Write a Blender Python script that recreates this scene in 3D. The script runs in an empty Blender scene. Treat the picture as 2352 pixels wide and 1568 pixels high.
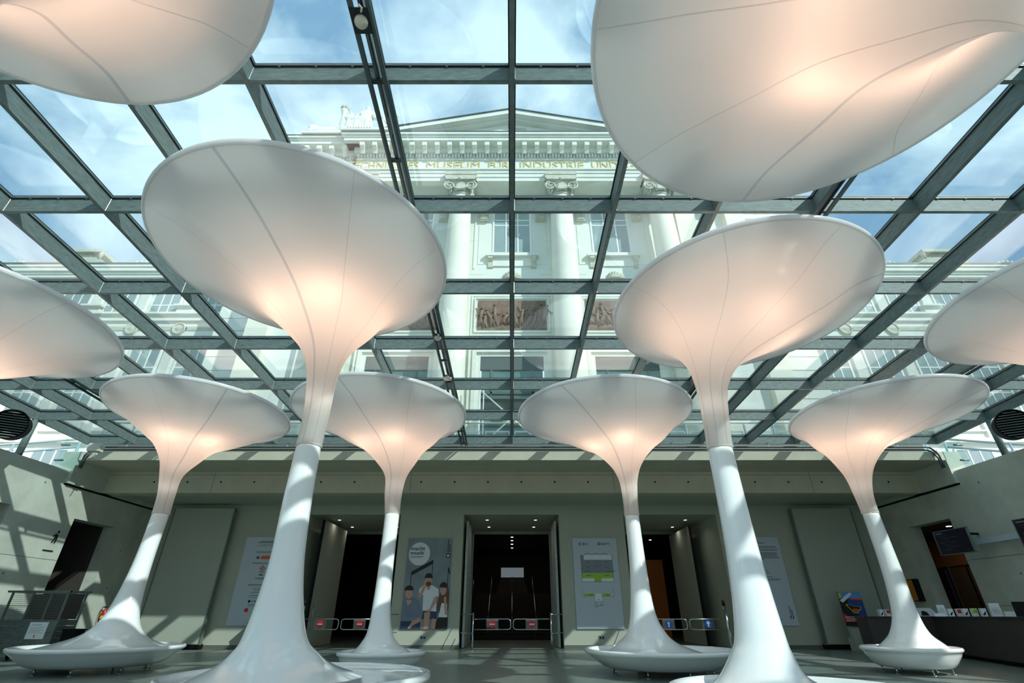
import bpy, bmesh, math, random
from math import sin, cos, pi, radians, atan2, sqrt, hypot
from mathutils import Vector, Matrix
random.seed(7)
SC = bpy.context.scene
COL = SC.collection

# ------------------------------------------------------------------ camera, sky, sun, exposure
TH = radians(29.3); FPX = 1120.0; EYE = 1.1
cd = bpy.data.cameras.new('camera'); cam = bpy.data.objects.new('camera', cd); COL.objects.link(cam)
cd.sensor_fit = 'HORIZONTAL'; cd.sensor_width = 36.0; cd.lens = FPX / 2352 * 36.0
cd.clip_start = 0.05; cd.clip_end = 1000
cam.location = (0, 0, EYE); cam.rotation_euler = (pi / 2 + TH, 0, 0)
SC.camera = cam
SC.view_settings.view_transform = 'Standard'; SC.view_settings.look = 'None'
SC.view_settings.gamma = 1.0; SC.view_settings.exposure = 0.5
SC.view_settings.use_curve_mapping = False
SC.cycles.max_bounces = 10; SC.cycles.diffuse_bounces = 5; SC.cycles.glossy_bounces = 4
SC.cycles.transmission_bounces = 8; SC.cycles.transparent_max_bounces = 16
SC.cycles.use_denoising = True; SC.cycles.sample_clamp_indirect = 4.0

W = bpy.data.worlds.new('sky'); SC.world = W; W.use_nodes = True
nt = W.node_tree; nt.nodes.clear()
def wn(t, **k):
    n = nt.nodes.new(t)
    for a, b in k.items(): setattr(n, a, b)
    return n
tc = wn('ShaderNodeTexCoord'); mp = wn('ShaderNodeMapping'); mp.inputs['Scale'].default_value = (1.0, 1.0, 1.6)
nz = wn('ShaderNodeTexNoise'); nz.inputs['Scale'].default_value = 2.3; nz.inputs['Detail'].default_value = 7; nz.inputs['Roughness'].default_value = .55
nz.inputs['Distortion'].default_value = .5
mp.inputs['Location'].default_value = (.35, .1, .2)
cr = wn('ShaderNodeValToRGB')
cr.color_ramp.elements[0].position = .41; cr.color_ramp.elements[0].color = (.165, .29, .44, 1)
cr.color_ramp.elements[1].position = .60; cr.color_ramp.elements[1].color = (.54, .67, .74, 1)
bg = wn('ShaderNodeBackground'); bg.inputs['Strength'].default_value = 1.35
wo = wn('ShaderNodeOutputWorld')
nt.links.new(tc.outputs['Generated'], mp.inputs['Vector']); nt.links.new(mp.outputs['Vector'], nz.inputs['Vector'])
nt.links.new(nz.outputs['Fac'], cr.inputs['Fac']); nt.links.new(cr.outputs['Color'], bg.inputs['Color'])
nt.links.new(bg.outputs['Background'], wo.inputs['Surface'])

sd = bpy.data.lights.new('sun', 'SUN'); sun = bpy.data.objects.new('sun', sd); COL.objects.link(sun)
sd.energy = 3.4; sd.angle = radians(.7); sd.color = (1.0, .98, .93)
sun.rotation_euler = Vector((-1.17, 1.0, -1.11)).to_track_quat('-Z', 'Y').to_euler()
sun.location = (20, -15, 30)

# ------------------------------------------------------------------ materials
def srgb(r, g, b):
    f = lambda c: (c / 255 / 12.92) if c / 255 <= .04045 else ((c / 255 + .055) / 1.055) ** 2.4
    return (f(r), f(g), f(b), 1)
def mat(name, col, rough=.6, metal=0, var=0, scale=4, bump=0, emit=None, es=0, spec=None, coat=0, stretch=None, detail=6):
    m = bpy.data.materials.new(name); m.use_nodes = True; n = m.node_tree; b = n.nodes['Principled BSDF']
    b.inputs['Base Color'].default_value = col; b.inputs['Roughness'].default_value = rough; b.inputs['Metallic'].default_value = metal
    if spec is not None: b.inputs['Specular IOR Level'].default_value = spec
    if coat: b.inputs['Coat Weight'].default_value = coat; b.inputs['Coat Roughness'].default_value = .05
    if emit: b.inputs['Emission Color'].default_value = emit; b.inputs['Emission Strength'].default_value = es
    if var or bump:
        t = n.nodes.new('ShaderNodeTexCoord'); mpn = n.nodes.new('ShaderNodeMapping'); z = n.nodes.new('ShaderNodeTexNoise')
        z.inputs['Scale'].default_value = scale; z.inputs['Detail'].default_value = detail; z.inputs['Roughness'].default_value = .6
        if stretch: mpn.inputs['Scale'].default_value = stretch
        n.links.new(t.outputs['Object'], mpn.inputs['Vector']); n.links.new(mpn.outputs['Vector'], z.inputs['Vector'])
        if var:
            r = n.nodes.new('ShaderNodeValToRGB'); r.color_ramp.elements[0].position = .3; r.color_ramp.elements[1].position = .72
            r.color_ramp.elements[0].color = tuple(max(0, c * (1 - var)) for c in col[:3]) + (1,)
            r.color_ramp.elements[1].color = tuple(min(1, c * (1 + var)) for c in col[:3]) + (1,)
            n.links.new(z.outputs['Fac'], r.inputs['Fac']); n.links.new(r.outputs['Color'], b.inputs['Base Color'])
        if bump:
            bp = n.nodes.new('ShaderNodeBump'); bp.inputs['Strength'].default_value = bump; bp.inputs['Distance'].default_value = .02
            n.links.new(z.outputs['Fac'], bp.inputs['Height']); n.links.new(bp.outputs['Normal'], b.inputs['Normal'])
    return m
def glass(name, tint, ior=1.5, boost=1.0):
    m = bpy.data.materials.new(name); m.use_nodes = True; n = m.node_tree; n.nodes.clear()
    o = n.nodes.new('ShaderNodeOutputMaterial'); mx = n.nodes.new('ShaderNodeMixShader'); tr = n.nodes.new('ShaderNodeBsdfTransparent')
    gl = n.nodes.new('ShaderNodeBsdfGlossy'); ge = n.nodes.new('ShaderNodeNewGeometry'); dt = n.nodes.new('ShaderNodeVectorMath'); dt.operation = 'DOT_PRODUCT'
    def mth(op, a, b=None):
        q = n.nodes.new('ShaderNodeMath'); q.operation = op; q.use_clamp = op in ('MULTIPLY_ADD', 'SUBTRACT')
        for i, v in enumerate((a, b)):
            if v is None: continue
            if isinstance(v, (int, float)): q.inputs[i].default_value = v
            else: n.links.new(v, q.inputs[i])
        return q
    n.links.new(ge.outputs['Incoming'], dt.inputs[0]); n.links.new(ge.outputs['Normal'], dt.inputs[1])
    p5 = mth('POWER', mth('SUBTRACT', 1.0, mth('ABSOLUTE', dt.outputs['Value']).outputs[0]).outputs[0], 5.0)   # Schlick, same from both sides of a pane
    fr = mth('MULTIPLY_ADD', p5.outputs[0], .955); fr.inputs[2].default_value = .045; mu = n.nodes.new('ShaderNodeMath')
    tr.inputs['Color'].default_value = tint; gl.inputs['Roughness'].default_value = .0; gl.inputs['Color'].default_value = (1, 1, 1, 1)
    mu.operation = 'MULTIPLY'; mu.inputs[1].default_value = boost; mu.use_clamp = True
    n.links.new(fr.outputs[0], mu.inputs[0]); n.links.new(mu.outputs[0], mx.inputs[0])
    n.links.new(tr.outputs[0], mx.inputs[1]); n.links.new(gl.outputs[0], mx.inputs[2]); n.links.new(mx.outputs[0], o.inputs[0])
    return m
def fabric(name, dcol, tcol, dw=.5, gloss=.06):
    m = bpy.data.materials.new(name); m.use_nodes = True; n = m.node_tree; n.nodes.clear()
    o = n.nodes.new('ShaderNodeOutputMaterial'); mx = n.nodes.new('ShaderNodeMixShader'); d = n.nodes.new('ShaderNodeBsdfDiffuse'); t = n.nodes.new('ShaderNodeBsdfTranslucent')
    d.inputs['Color'].default_value = dcol; t.inputs['Color'].default_value = tcol; mx.inputs[0].default_value = 1 - dw
    g = n.nodes.new('ShaderNodeBsdfGlossy'); g.inputs['Roughness'].default_value = .12; m2 = n.nodes.new('ShaderNodeMixShader'); m2.inputs[0].default_value = gloss
    n.links.new(d.outputs[0], mx.inputs[1]); n.links.new(t.outputs[0], mx.inputs[2])
    n.links.new(mx.outputs[0], m2.inputs[1]); n.links.new(g.outputs[0], m2.inputs[2]); n.links.new(m2.outputs[0], o.inputs[0])
    return m
M = dict(
    concrete=mat('concrete', srgb(186, 193, 180), .8, var=.16, scale=1.2, bump=.12, detail=9),
    plaster=mat('plaster', srgb(176, 182, 166), .75, var=.03, scale=.8),
    beamc=mat('beam_concrete', srgb(188, 188, 168), .8, var=.08, scale=1.5, bump=.05),
    panel=mat('panel_paint', srgb(168, 176, 162), .6, var=.02, scale=1),
    floor=mat('stone_floor', srgb(116, 128, 121), .28, var=.22, scale=5, detail=10, spec=.5),
    plinth=mat('terrazzo', srgb(96, 102, 94), .5, var=.35, scale=60),
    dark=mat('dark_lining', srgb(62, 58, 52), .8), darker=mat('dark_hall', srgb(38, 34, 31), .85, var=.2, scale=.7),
    brown=mat('brown_lining', srgb(110, 78, 50), .7), orange=mat('warm_wall', srgb(150, 92, 40), .7, emit=srgb(150, 90, 40), es=.03),  # orange carries a faint glow of its own so the partition looks lit
    steel=mat('painted_steel', srgb(104, 120, 118), .6, .12, var=.28, scale=7, stretch=(1, 1, 4)),
    gasket=mat('gasket', srgb(16, 26, 28), .5), tube=mat('dark_tube', srgb(58, 76, 78), .5), louvre=mat('louvre_metal', srgb(118, 126, 120), .5),
    white=mat('white_gel_coat', srgb(240, 244, 243), .12, spec=.5, coat=.4),
    
    ring=mat('rim_white', srgb(226, 232, 238), .35),
    chrome=mat('chrome', srgb(190, 198, 198), .2, .95), galv=mat('galvanised', srgb(136, 148, 144), .4, .7, var=.2, scale=12),
    black=mat('black_plastic', srgb(16, 16, 17), .7, spec=.2), counter=mat('counter_front', srgb(64, 58, 56), .6), ctop=mat('counter_top', srgb(52, 48, 46), .5),
    device=mat('off_white_plastic', srgb(206, 206, 190), .5),
    stone=mat('facade_stone', srgb(228, 230, 220), .85, var=.07, scale=.9, bump=.05), stone2=mat('facade_stone_grey', srgb(196, 196, 180), .9, var=.16, scale=2.5),
    render=mat('facade_render', srgb(226, 230, 222), .85, var=.03, scale=.4), column=mat('column_stone', srgb(230, 228, 212), .8, var=.05, scale=.6),
    frame=mat('window_frame', srgb(236, 238, 234), .6), wglass=mat('window_glass', srgb(150, 168, 168), .2, .0, var=.12, scale=.5, spec=.6),
    relief=mat('brown_relief', srgb(128, 104, 88), .8, var=.35, scale=2.6, bump=.6), gold=mat('gilding', srgb(222, 204, 140), .4, .3),
    slate=mat('roof_sheet', srgb(92, 104, 102), .6), greenglass=mat('green_glass', srgb(96, 126, 118), .15, spec=.8),
    whitemetal=mat('white_metal', srgb(232, 236, 234), .4, .1), bluerail=mat('rail_grey_blue', srgb(150, 176, 182), .4, .3),
    red=mat('red_paint', srgb(170, 24, 22), .4), yellow=mat('yellow_print', srgb(214, 190, 40), .5), blue=mat('sign_blue', srgb(28, 92, 196), .4), sred=mat('sign_red', srgb(200, 30, 34), .4),
    pwhite=mat('print_white', srgb(226, 232, 236), .5), board=mat('board_face', srgb(190, 203, 211), .5), pgrey=mat('print_grey', srgb(96, 104, 110), .6), plight=mat('print_light_grey', srgb(132, 144, 150), .6),
    pdark=mat('print_black', srgb(24, 26, 28), .6), pgreen=mat('print_green', srgb(150, 200, 40), .5), pblue=mat('print_blue', srgb(50, 70, 140), .5), pred=mat('print_red', srgb(200, 50, 40), .5),
    porange=mat('print_orange', srgb(232, 96, 40), .5), ppost=mat('poster_sky', srgb(128, 142, 148), .5, var=.2, scale=1.5), skin=mat('print_skin', srgb(196, 156, 136), .6), shirt=mat('print_shirt', srgb(112, 130, 150), .6, var=.15, scale=4),
    hair=mat('print_hair', srgb(104, 70, 50), .6), denim=mat('print_denim', srgb(48, 64, 90), .6), acr=glass('acrylic', (.93, .97, .96, 1)),
    glass=glass('roof_glass', (.90, .968, .968, 1), 1.5, 2.2), cglass=glass('clear_glass', (.88, .96, .95, 1)),
    membrane=fabric('canopy_membrane', (.77, .752, .725, 1), (.77, .75, .72, 1), .50),
    rimf=fabric('rim_sleeve', (.93, .94, .95, 1), (.93, .94, .95, 1), .5),
    seamf=fabric('seam_tape', (.60, .62, .62, 1), (.56, .58, .60, 1), .5), seamf2=fabric('seam_stitch', (.68, .67, .65, 1), (.66, .64, .61, 1), .5),
    topmem=fabric('top_membrane', (.9, .9, .9, 1), (.92, .92, .92, 1), .35, 0),
    bulb=mat('lamp_glow', (1, .8, .6, 1), emit=(1, .62, .40, 1), es=40), down=mat('downlight_glow', (1, .9, .8, 1), emit=(1, .86, .72, 1), es=6),
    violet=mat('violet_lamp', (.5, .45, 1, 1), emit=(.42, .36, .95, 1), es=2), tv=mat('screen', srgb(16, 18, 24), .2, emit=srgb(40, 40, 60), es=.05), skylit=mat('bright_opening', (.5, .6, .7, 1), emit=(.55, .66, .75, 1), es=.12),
    pitch=mat('outer_ground', srgb(150, 150, 140), .9),
)

# ------------------------------------------------------------------ mesh builder
class MB:
    def __init__(s): s.v = []; s.f = []; s.m = []; s.mats = []; s.cur = 0; s.sm = []
    def use(s, m):
        if m not in s.mats: s.mats.append(m)
        s.cur = s.mats.index(m); return s
    def add(s, vs, fs, smooth=False):
        b = len(s.v); s.v += [tuple(v) for v in vs]
        for f in fs: s.f.append([b + i for i in f]); s.m.append(s.cur); s.sm.append(smooth)
        return s
    def box(s, x0, x1, y0, y1, z0, z1, T=None):
        vs = [Vector((x, y, z)) for z in (z0, z1) for y in (y0, y1) for x in (x0, x1)]
        if T is not None: vs = [T @ v for v in vs]
        return s.add(vs, [(0, 2, 3, 1), (4, 5, 7, 6), (0, 1, 5, 4), (2, 6, 7, 3), (0, 4, 6, 2), (1, 3, 7, 5)])
    def hexa(s, lo, hi):  # two quads, bottom and top
        return s.add(list(lo) + list(hi), [(3, 2, 1, 0), (4, 5, 6, 7), (0, 1, 5, 4), (1, 2, 6, 5), (2, 3, 7, 6), (3, 0, 4, 7)])
    def prism(s, pts, axis, a, b, smooth=False):  # closed outline extruded along an axis
        n = len(pts)
        def P(p, t):
            return {'x': (t, p[0], p[1]), 'y': (p[0], t, p[1]), 'z': (p[0], p[1], t)}[axis]
        vs = [P(p, a) for p in pts] + [P(p, b) for p in pts]
        fs = [(i, (i + 1) % n, n + (i + 1) % n, n + i) for i in range(n)]
        s.add(vs, fs, smooth); return s.add(vs, [tuple(range(n))[::-1], tuple(range(n, 2 * n))])
    def tube(s, pts, r, n=10, caps=True):
        pts = [Vector(p) for p in pts]; R = r if isinstance(r, (list, tuple)) else [r] * len(pts)
        vs = []; prev = None
        for i, p in enumerate(pts):
            d = (pts[min(i + 1, len(pts) - 1)] - pts[max(i - 1, 0)]).normalized()
            if prev is None:
                a = Vector((0, 0, 1)) if abs(d.z) < .9 else Vector((1, 0, 0)); u = d.cross(a).normalized()
            else:
                u = (prev - d * prev.dot(d)).normalized()
            prev = u; w = d.cross(u)
            vs += [p + (u * cos(2 * pi * k / n) + w * sin(2 * pi * k / n)) * R[i] for k in range(n)]
        fs = [(i * n + k, i * n + (k + 1) % n, (i + 1) * n + (k + 1) % n, (i + 1) * n + k) for i in range(len(pts) - 1) for k in range(n)]
        s.add(vs, fs, True)
        if caps: s.add(vs[:n], [tuple(range(n))[::-1]]); s.add(vs[-n:], [tuple(range(n))])
        return s
    def loft(s, rings, close0=False, close1=False, smooth=True, loop=False):
        n = len(rings[0]); vs = [p for r in rings for p in r]; m = len(rings)
        fs = [(i * n + k, i * n + (k + 1) % n, ((i + 1) % m) * n + (k + 1) % n, ((i + 1) % m) * n + k) for i in range(m if loop else m - 1) for k in range(n)]
        s.add(vs, fs, smooth)
        if close0: s.add(rings[0], [tuple(range(n))[::-1]])
        if close1: s.add(rings[-1], [tuple(range(n))])
        return s
    def disc(s, c, r, nrm, n=24, t=.004):
        c = Vector(c); d = Vector(nrm).normalized(); return s.tube([c, c + d * t], r, n)
    def build(s, name, m=None, parent=None, loc=None, **props):
        me = bpy.data.meshes.new(name); me.from_pydata(s.v, [], s.f)
        for mm in ([m] if m else s.mats): me.materials.append(mm)
        if not m: me.polygons.foreach_set('material_index', s.m)
        me.polygons.foreach_set('use_smooth', s.sm); me.update()
        bm = bmesh.new(); bm.from_mesh(me); bmesh.ops.remove_doubles(bm, verts=bm.verts, dist=1e-5) if len(s.v) < 60000 else None
        bmesh.ops.recalc_face_normals(bm, faces=bm.faces); bm.to_mesh(me); bm.free()
        return link(name, me, parent, loc, **props)
def link(name, me, parent=None, loc=None, **props):
    o = bpy.data.objects.new(name, me); COL.objects.link(o)
    if parent: o.parent = parent
    if loc is not None: o.location = loc
    for k, v in props.items(): o[k] = v
    return o
def thing(name, label, cat, loc=(0, 0, 0), rz=0, group=None):
    o = bpy.data.objects.new(name, None); COL.objects.link(o); o.location = loc; o.rotation_euler = (0, 0, rz); o.empty_display_size = .2
    o['label'] = label; o['category'] = cat
    if group: o['group'] = group
    return o
def tag(o, label, cat, group=None):
    o['label'] = label; o['category'] = cat
    if group: o['group'] = group
    return o
def struct(o): o['kind'] = 'structure'; return o
def dup(root, loc, rz=None, label=None):
    r = root.copy(); COL.objects.link(r); r.location = loc
    if rz is not None: r.rotation_euler = (0, 0, rz)
    if label: r['label'] = label
    def rec(a, b):
        for ch in list(a.children):
            c = ch.copy(); COL.objects.link(c); c.parent = b; rec(ch, c)
    rec(root, r); return r
def text(s, x0, x1, z0, z1, y, parent, m, name='lettering', depth=.004, rot=0, T=None, extr=None):
    """flat letters facing -Y, fitted into x0..x1, z0..z1 (T places them elsewhere)"""
    cu = bpy.data.curves.new('t', 'FONT'); cu.body = s; cu.size = 1; cu.extrude = 0.01; cu.offset = 0 if m is M['gold'] else .018; cu.resolution_u = 3
    ob = bpy.data.objects.new('t', cu); me = bpy.data.meshes.new_from_object(ob)
    xs = [v.co.x for v in me.vertices]; ys = [v.co.y for v in me.vertices]; a, b, c_, d = min(xs), max(xs), min(ys), max(ys)
    e = extr if extr is not None else depth
    for v in me.vertices:
        u = (v.co.x - a) / (b - a); w = (v.co.y - c_) / (d - c_); q = (v.co.z / .01 + 1) / 2
        if rot: u, w = 1 - w, u      # reads upwards
        p = Vector((x0 + u * (x1 - x0), y - q * e, z0 + w * (z1 - z0)))
        v.co = T @ p if T is not None else p
    me.materials.clear(); me.materials.append(m)
    bpy.data.objects.remove(ob); bpy.data.curves.remove(cu)
    return link(name, me, parent)
def at(px, py, Y):
    v = 784 - py; yy = FPX * cos(TH) - v * sin(TH); k = Y / yy
    return ((px - 1176) * k, EYE + (FPX * sin(TH) + v * cos(TH)) * k)

# ================================================================== THE SETTING
HW = 15.3; WT = 5.45; YB = 21.6
MB().box(-HW - .4, HW + .4, -8, 44, -.3, 0).build('floor', M['floor'], kind='structure')
def wall_side(sg):
    mb = MB(); xs = sorted((sg * HW, sg * (HW + .45)))
    def B(y0, y1, z0, z1): mb.box(xs[0], xs[1], y0, y1, z0, z1)
    B(-8, 13.4, 0, WT); B(13.4, 15.4, 4.05, WT) if sg < 0 else B(13.4, 15.4, 0, WT)
    B(15.4, 17.9, 0, WT); B(17.9, 19.9, 4.05, WT); B(19.9, YB, 0, WT)
    w = mb.build('wall_left' if sg < 0 else 'wall_right', M['concrete'], kind='structure')
    # upper cheek beside the beam, shadow gap under it
    xs2 = sorted((sg * (HW - .12), sg * (HW + .45)))
    MB().box(xs2[0], xs2[1], 16.9, YB, 5.05, 6.13).build('cheek', M['concrete'], w)
    gx = sorted((sg * (HW - .015), sg * (HW + .02)))
    MB().box(gx[0], gx[1], 16.9, YB, 4.99, 5.05).build('shadow_gap', M['black'], w)
    # board-marked joints
    for z in (1.35, 2.7): MB().box(sg * HW - .004 if sg > 0 else -HW, sg * HW if sg > 0 else -HW + .004, 15.42, 17.88, z, z + .012).build('joint', M['plinth'], w)
    for y, z in ((16.2, 4.9), (16.2, 2.2), (12.2, 4.9), (12.2, 2.2), (20.6, 2.0), (20.6, 3.3)):
        MB().disc((sg * HW, y, z), .03, (-sg, 0, 0), 10, .003).build('tie_hole', M['plinth'], w)
    # lining of the door openings
    if sg > 0:
        MB().use(M['concrete']).box(15.75, 18.8, 24.2, 24.35, 0, 4.2).box(15.75, 18.8, 16.0, 16.15, 0, 4.2).box(15.75, 18.8, 16.0, 24.35, 4.05, 4.2).box(18.65, 18.8, 16.0, 24.35, 0, 4.2).box(15.75, 18.8, 16, 24.35, -.2, .002).box(15.75, 15.9, YB, 24.35, 0, 4.2).build('niche_lining', M['dark'], w)
    for y0, y1 in (((17.9, 19.9), (13.4, 15.4)) if sg < 0 else ()):
        m_ = M['dark'] if sg < 0 else M['concrete']; X0 = sg * (HW + .45); X1 = sg * (HW + 2.6); a, b = sorted((X0, X1))
        q = MB().box(a, b, y0 - .15, y0, 0, 4.05).box(a, b, y1, y1 + .15, 0, 4.05).box(a, b, y0 - .15, y1 + .15, 4.05, 4.2)
        c_, d = sorted((X1, X1 + sg * .15)); q.box(c_, d, y0 - .15, y1 + .15, 0, 4.2); q.box(a, b, y0, y1, -.2, 0.002)
        q.build('niche_lining', m_, w)
    return w
wl = wall_side(-1); wr = wall_side(1)

# back wall with three openings
mb = MB(); OP = [(-8.55, -4.70), (-2.03, 1.97), (4.70, 8.62)]; OZ = 4.82
x = -HW
for a, b in OP:
    mb.box(x, a, YB, YB + .5, 0, 5.2); mb.box(a, b, YB, YB + .5, OZ, 5.2); x = b
mb.box(x, HW, YB, YB + .5, 0, 5.2)
wb = mb.build('wall_back', M['plaster'], kind='structure')
x = -HW
bb = MB()
for a, b in OP: bb.box(x, a, YB - .03, YB, 0, .12); x = b
bb.box(x, HW, YB - .03, YB, 0, .12); bb.build('baseboard_back', M['plinth'], kind='structure')
# vestibules behind the openings
for i, (a, b) in enumerate(OP):
    q = MB().use(M['plaster']).box(a - .2, a, YB + .5, 26.5, 0, OZ + .1).box(b, b + .2, YB + .5, 26.5, 0, OZ + .1).box(a, b, YB + .5, 26.5, OZ, OZ + .1)
    v = q.build('vestibule_lining', M['plaster'], wb)
    MB().use(M['galv']).box(a, b, 26.35, 26.5, OZ - .14, OZ).box(a, a + .1, 26.35, 26.5, 0, OZ - .14).box(b - .1, b, 26.35, 26.5, 0, OZ - .14).build('door_frame', M['galv'], wb)
    xm = (a + b) / 2
    for sx in (-1, 1):
        for yy in (22.9, 24.9):
            tag(MB().use(M['galv']).disc((xm + sx * 1.08, yy, OZ - .002), .085, (0, 0, -1), 16, .012).use(M['down']).disc((xm + sx * 1.08, yy, OZ - .014), .062, (0, 0, -1), 16, .003).build('downlight'),
                'small recessed downlight in the soffit of the %s doorway, %s %s' % (('left', 'middle', 'right')[i], ('nearer', 'farther')[yy > 24], ('left', 'right')[sx > 0]), 'ceiling light', 'downlights in the doorway soffits')
    for yy in (22.9, 24.9):
        ld = bpy.data.lights.new('vestibule_lamp', 'AREA'); ld.shape = 'DISK'; ld.size = .12; ld.energy = 1.3; ld.color = (1, .9, .78); ld.spread = radians(140)
        lo = bpy.data.objects.new('vestibule_lamp', ld); COL.objects.link(lo); lo.location = (xm + 1.08, yy, OZ - .03)
        lo2 = lo.copy(); COL.objects.link(lo2); lo2.location = (xm - 1.08, yy, OZ - .03)
    tag(MB().disc((xm, 26.1, OZ - .02), .05, (0, 0, -1), 12, .04).build('smoke_detector', M['device']), 'small grey detector between the downlights of the %s doorway' % ('left', 'middle', 'right')[i], 'detector')

# dark hall beyond
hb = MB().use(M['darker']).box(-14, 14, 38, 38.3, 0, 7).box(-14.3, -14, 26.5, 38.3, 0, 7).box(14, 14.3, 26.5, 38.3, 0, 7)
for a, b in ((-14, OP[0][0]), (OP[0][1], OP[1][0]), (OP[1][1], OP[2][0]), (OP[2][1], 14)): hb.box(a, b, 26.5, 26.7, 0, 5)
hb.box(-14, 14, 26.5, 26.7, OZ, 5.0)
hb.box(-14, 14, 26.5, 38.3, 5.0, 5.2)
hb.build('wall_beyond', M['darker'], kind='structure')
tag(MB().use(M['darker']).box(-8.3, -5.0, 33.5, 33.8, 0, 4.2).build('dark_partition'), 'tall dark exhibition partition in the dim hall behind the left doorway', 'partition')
tag(MB().use(M['orange']).box(7.9, 9.3, 33, 33.3, 0, 4.1).build('warm_partition'), 'orange faintly self-glowing partition in the dim hall behind the right doorway', 'partition')
ld = bpy.data.lights.new('hall_fill', 'AREA'); ld.size = 6; ld.energy = 22; ld.color = (1, .78, .6)  # unseen area light added to lift the dark hall
lo = bpy.data.objects.new('hall_fill', ld); COL.objects.link(lo); lo.location = (0, 31, 4.95)
st = thing('staircase', 'dark broad staircase rising behind the middle doorway', 'stairs', (0, 29, 0))
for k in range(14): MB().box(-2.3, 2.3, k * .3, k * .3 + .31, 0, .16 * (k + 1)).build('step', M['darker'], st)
for sx in (-2.35, -1.25, 0, 1.25, 2.35):
    MB().use(M['chrome']).tube([(sx, 0, .95), (sx, 4.2, 3.15)], .022, 8).tube([(sx, .1, .1), (sx, .1, 1.0)], .018, 8).tube([(sx, 4.1, 2.2), (sx, 4.1, 3.1)], .018, 8).build('handrail', M['chrome'], st)
tag(MB().box(-.75, .8, 36.8, 36.86, 3.35, 3.95).build('skylight_patch', M['skylit']), 'pale glowing sheet for the skylight at the head of the dark staircase', 'panel')  # self-glowing sheet stands in for the skylight's white patch
tag(MB().prism([(-1.15, 2.1), (1.2, 2.1), (.8, 3.3), (-.75, 3.3)], 'y', 36.7, 36.8).build('grey_balustrade', M['dark']), 'dim grey balustrade panel below the glowing skylight sheet on the stairs', 'balustrade')
tag(MB().prism([(.3 * cos(t * pi / 12), .07 * sin(t * pi / 12)) for t in range(24)], 'z', 4.97, 5.0).build('violet_lamp', M['violet'], loc=(0, 27.2, 0)), 'violet oval lamp above the middle doorway in the dark hall', 'lamp')
SL_ = [((0, 28.2), 'nearest of five ceiling spotlights in a line behind the middle doorway'), ((0, 29.8), 'second nearest of five ceiling spotlights in a line behind the middle doorway'),
       ((0, 31.3), 'third of five ceiling spotlights in a line behind the middle doorway'), ((0, 33), 'fourth of five ceiling spotlights in a line behind the middle doorway'), ((0, 35), 'farthest of five ceiling spotlights in a line behind the middle doorway'),
       ((-2.6, 30.5), 'nearest ceiling spotlight of the left row in the dark hall behind the middle doorway'), ((2.6, 30.5), 'nearest ceiling spotlight of the right row in the dark hall behind the middle doorway'),
       ((-2.6, 32.2), 'middle ceiling spotlight of the left row in the dark hall behind the middle doorway'), ((2.6, 32.2), 'middle ceiling spotlight of the right row in the dark hall behind the middle doorway'),
       ((-2.6, 34), 'farthest ceiling spotlight of the left row in the dark hall behind the middle doorway'), ((2.6, 34), 'farthest ceiling spotlight of the right row in the dark hall behind the middle doorway'),
       ((-6.0, 28), 'lone ceiling spotlight in the dark hall behind the left doorway'), ((6.9, 28), 'nearest ceiling spotlight in the dark hall behind the right doorway'), ((8.2, 31), 'rightmost ceiling spotlight in the dark hall behind the right doorway'), ((6.2, 34), 'farthest ceiling spotlight in the dark hall behind the right doorway')]
for (x, y), lb in SL_: tag(MB().disc((x, y, 4.999), .07, (0, 0, -1), 12, .01).build('hall_spotlight', M['down']), lb, 'ceiling light', 'ceiling spotlights in the dark hall')
tag(MB().disc((-7.0, 33.3, 2.9), .07, (0, -1, 0), 12, .03).build('wall_spotlight', M['down']), 'single bright round spotlight low behind the left doorway', 'lamp')

# beam, terrace slab, ceiling behind
bm_ = MB().use(M['beamc']).box(-HW + .1, HW - .1, 16.9, 18.5, 5.83, 6.13).box(-HW, HW, 18.5, 19.0, 5.05, 6.13)
beam = bm_.build('trim_1', M['beamc'], kind='structure')
MB().box(-HW, HW, 17.75, 18.1, 6.13, 6.9).build('upstand', M['plinth'], beam)
for k in range(-11, 12):
    MB().disc((k * 1.25 + .35, 18.5, 5.45), .035, (0, -1, 0), 10, .004).build('tie_hole', M['black'], beam)
MB().box(-HW, HW, 18.495, 18.5, 5.7, 5.712).build('joint', M['plinth'], beam)
for k in (-11.2, -3.8, 3.8, 11.2): MB().box(k, k + .012, 18.495, 18.5, 5.05, 5.83).build('joint', M['plinth'], beam)
MB().box(-HW - .4, HW + .4, 19.0, 26.9, 5.2, 5.5).box(-HW - .4, HW + .4, 19.0, 44, 5.5, 6.1).build('ceiling', M['plaster'], kind='structure')
MB().box(-HW, HW, 19.0, 19.12, 5.12, 5.2).build('trim_2', M['gasket'], kind='structure')
# rear wall behind the camera with glazed entrance, outer ground
rw = MB()
PX_ = [-HW, -11.4, -7.6, -3.8, 0, 3.8, 7.6, 11.4, HW]
for x in PX_: rw.box(x - .09, x + .09, -8.3, -8.1, 0, WT)
rw.box(-HW, HW, -8.3, -8.1, WT - .25, WT).box(-HW, HW, -8.3, -8.1, 2.7, 2.8); rw.build('wall_rear', M['steel'], kind='structure')
for i in range(8): MB().box(PX_[i] + .09, PX_[i + 1] - .09, -8.22, -8.19, 0, WT - .25).build('window_%d' % (i + 1), M['cglass'], kind='structure')
MB().box(-120, 120, -120, 60, -1.0, -.35).build('ground', M['pitch'], kind='structure')
for sg in (-1, 1):
    a, b = sorted((sg * (HW + .45), sg * 70)); MB().box(a, b, -8, 44, 4.2, 4.9).build('terrace_left' if sg < 0 else 'terrace_right', M['pitch'], kind='structure')

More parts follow.
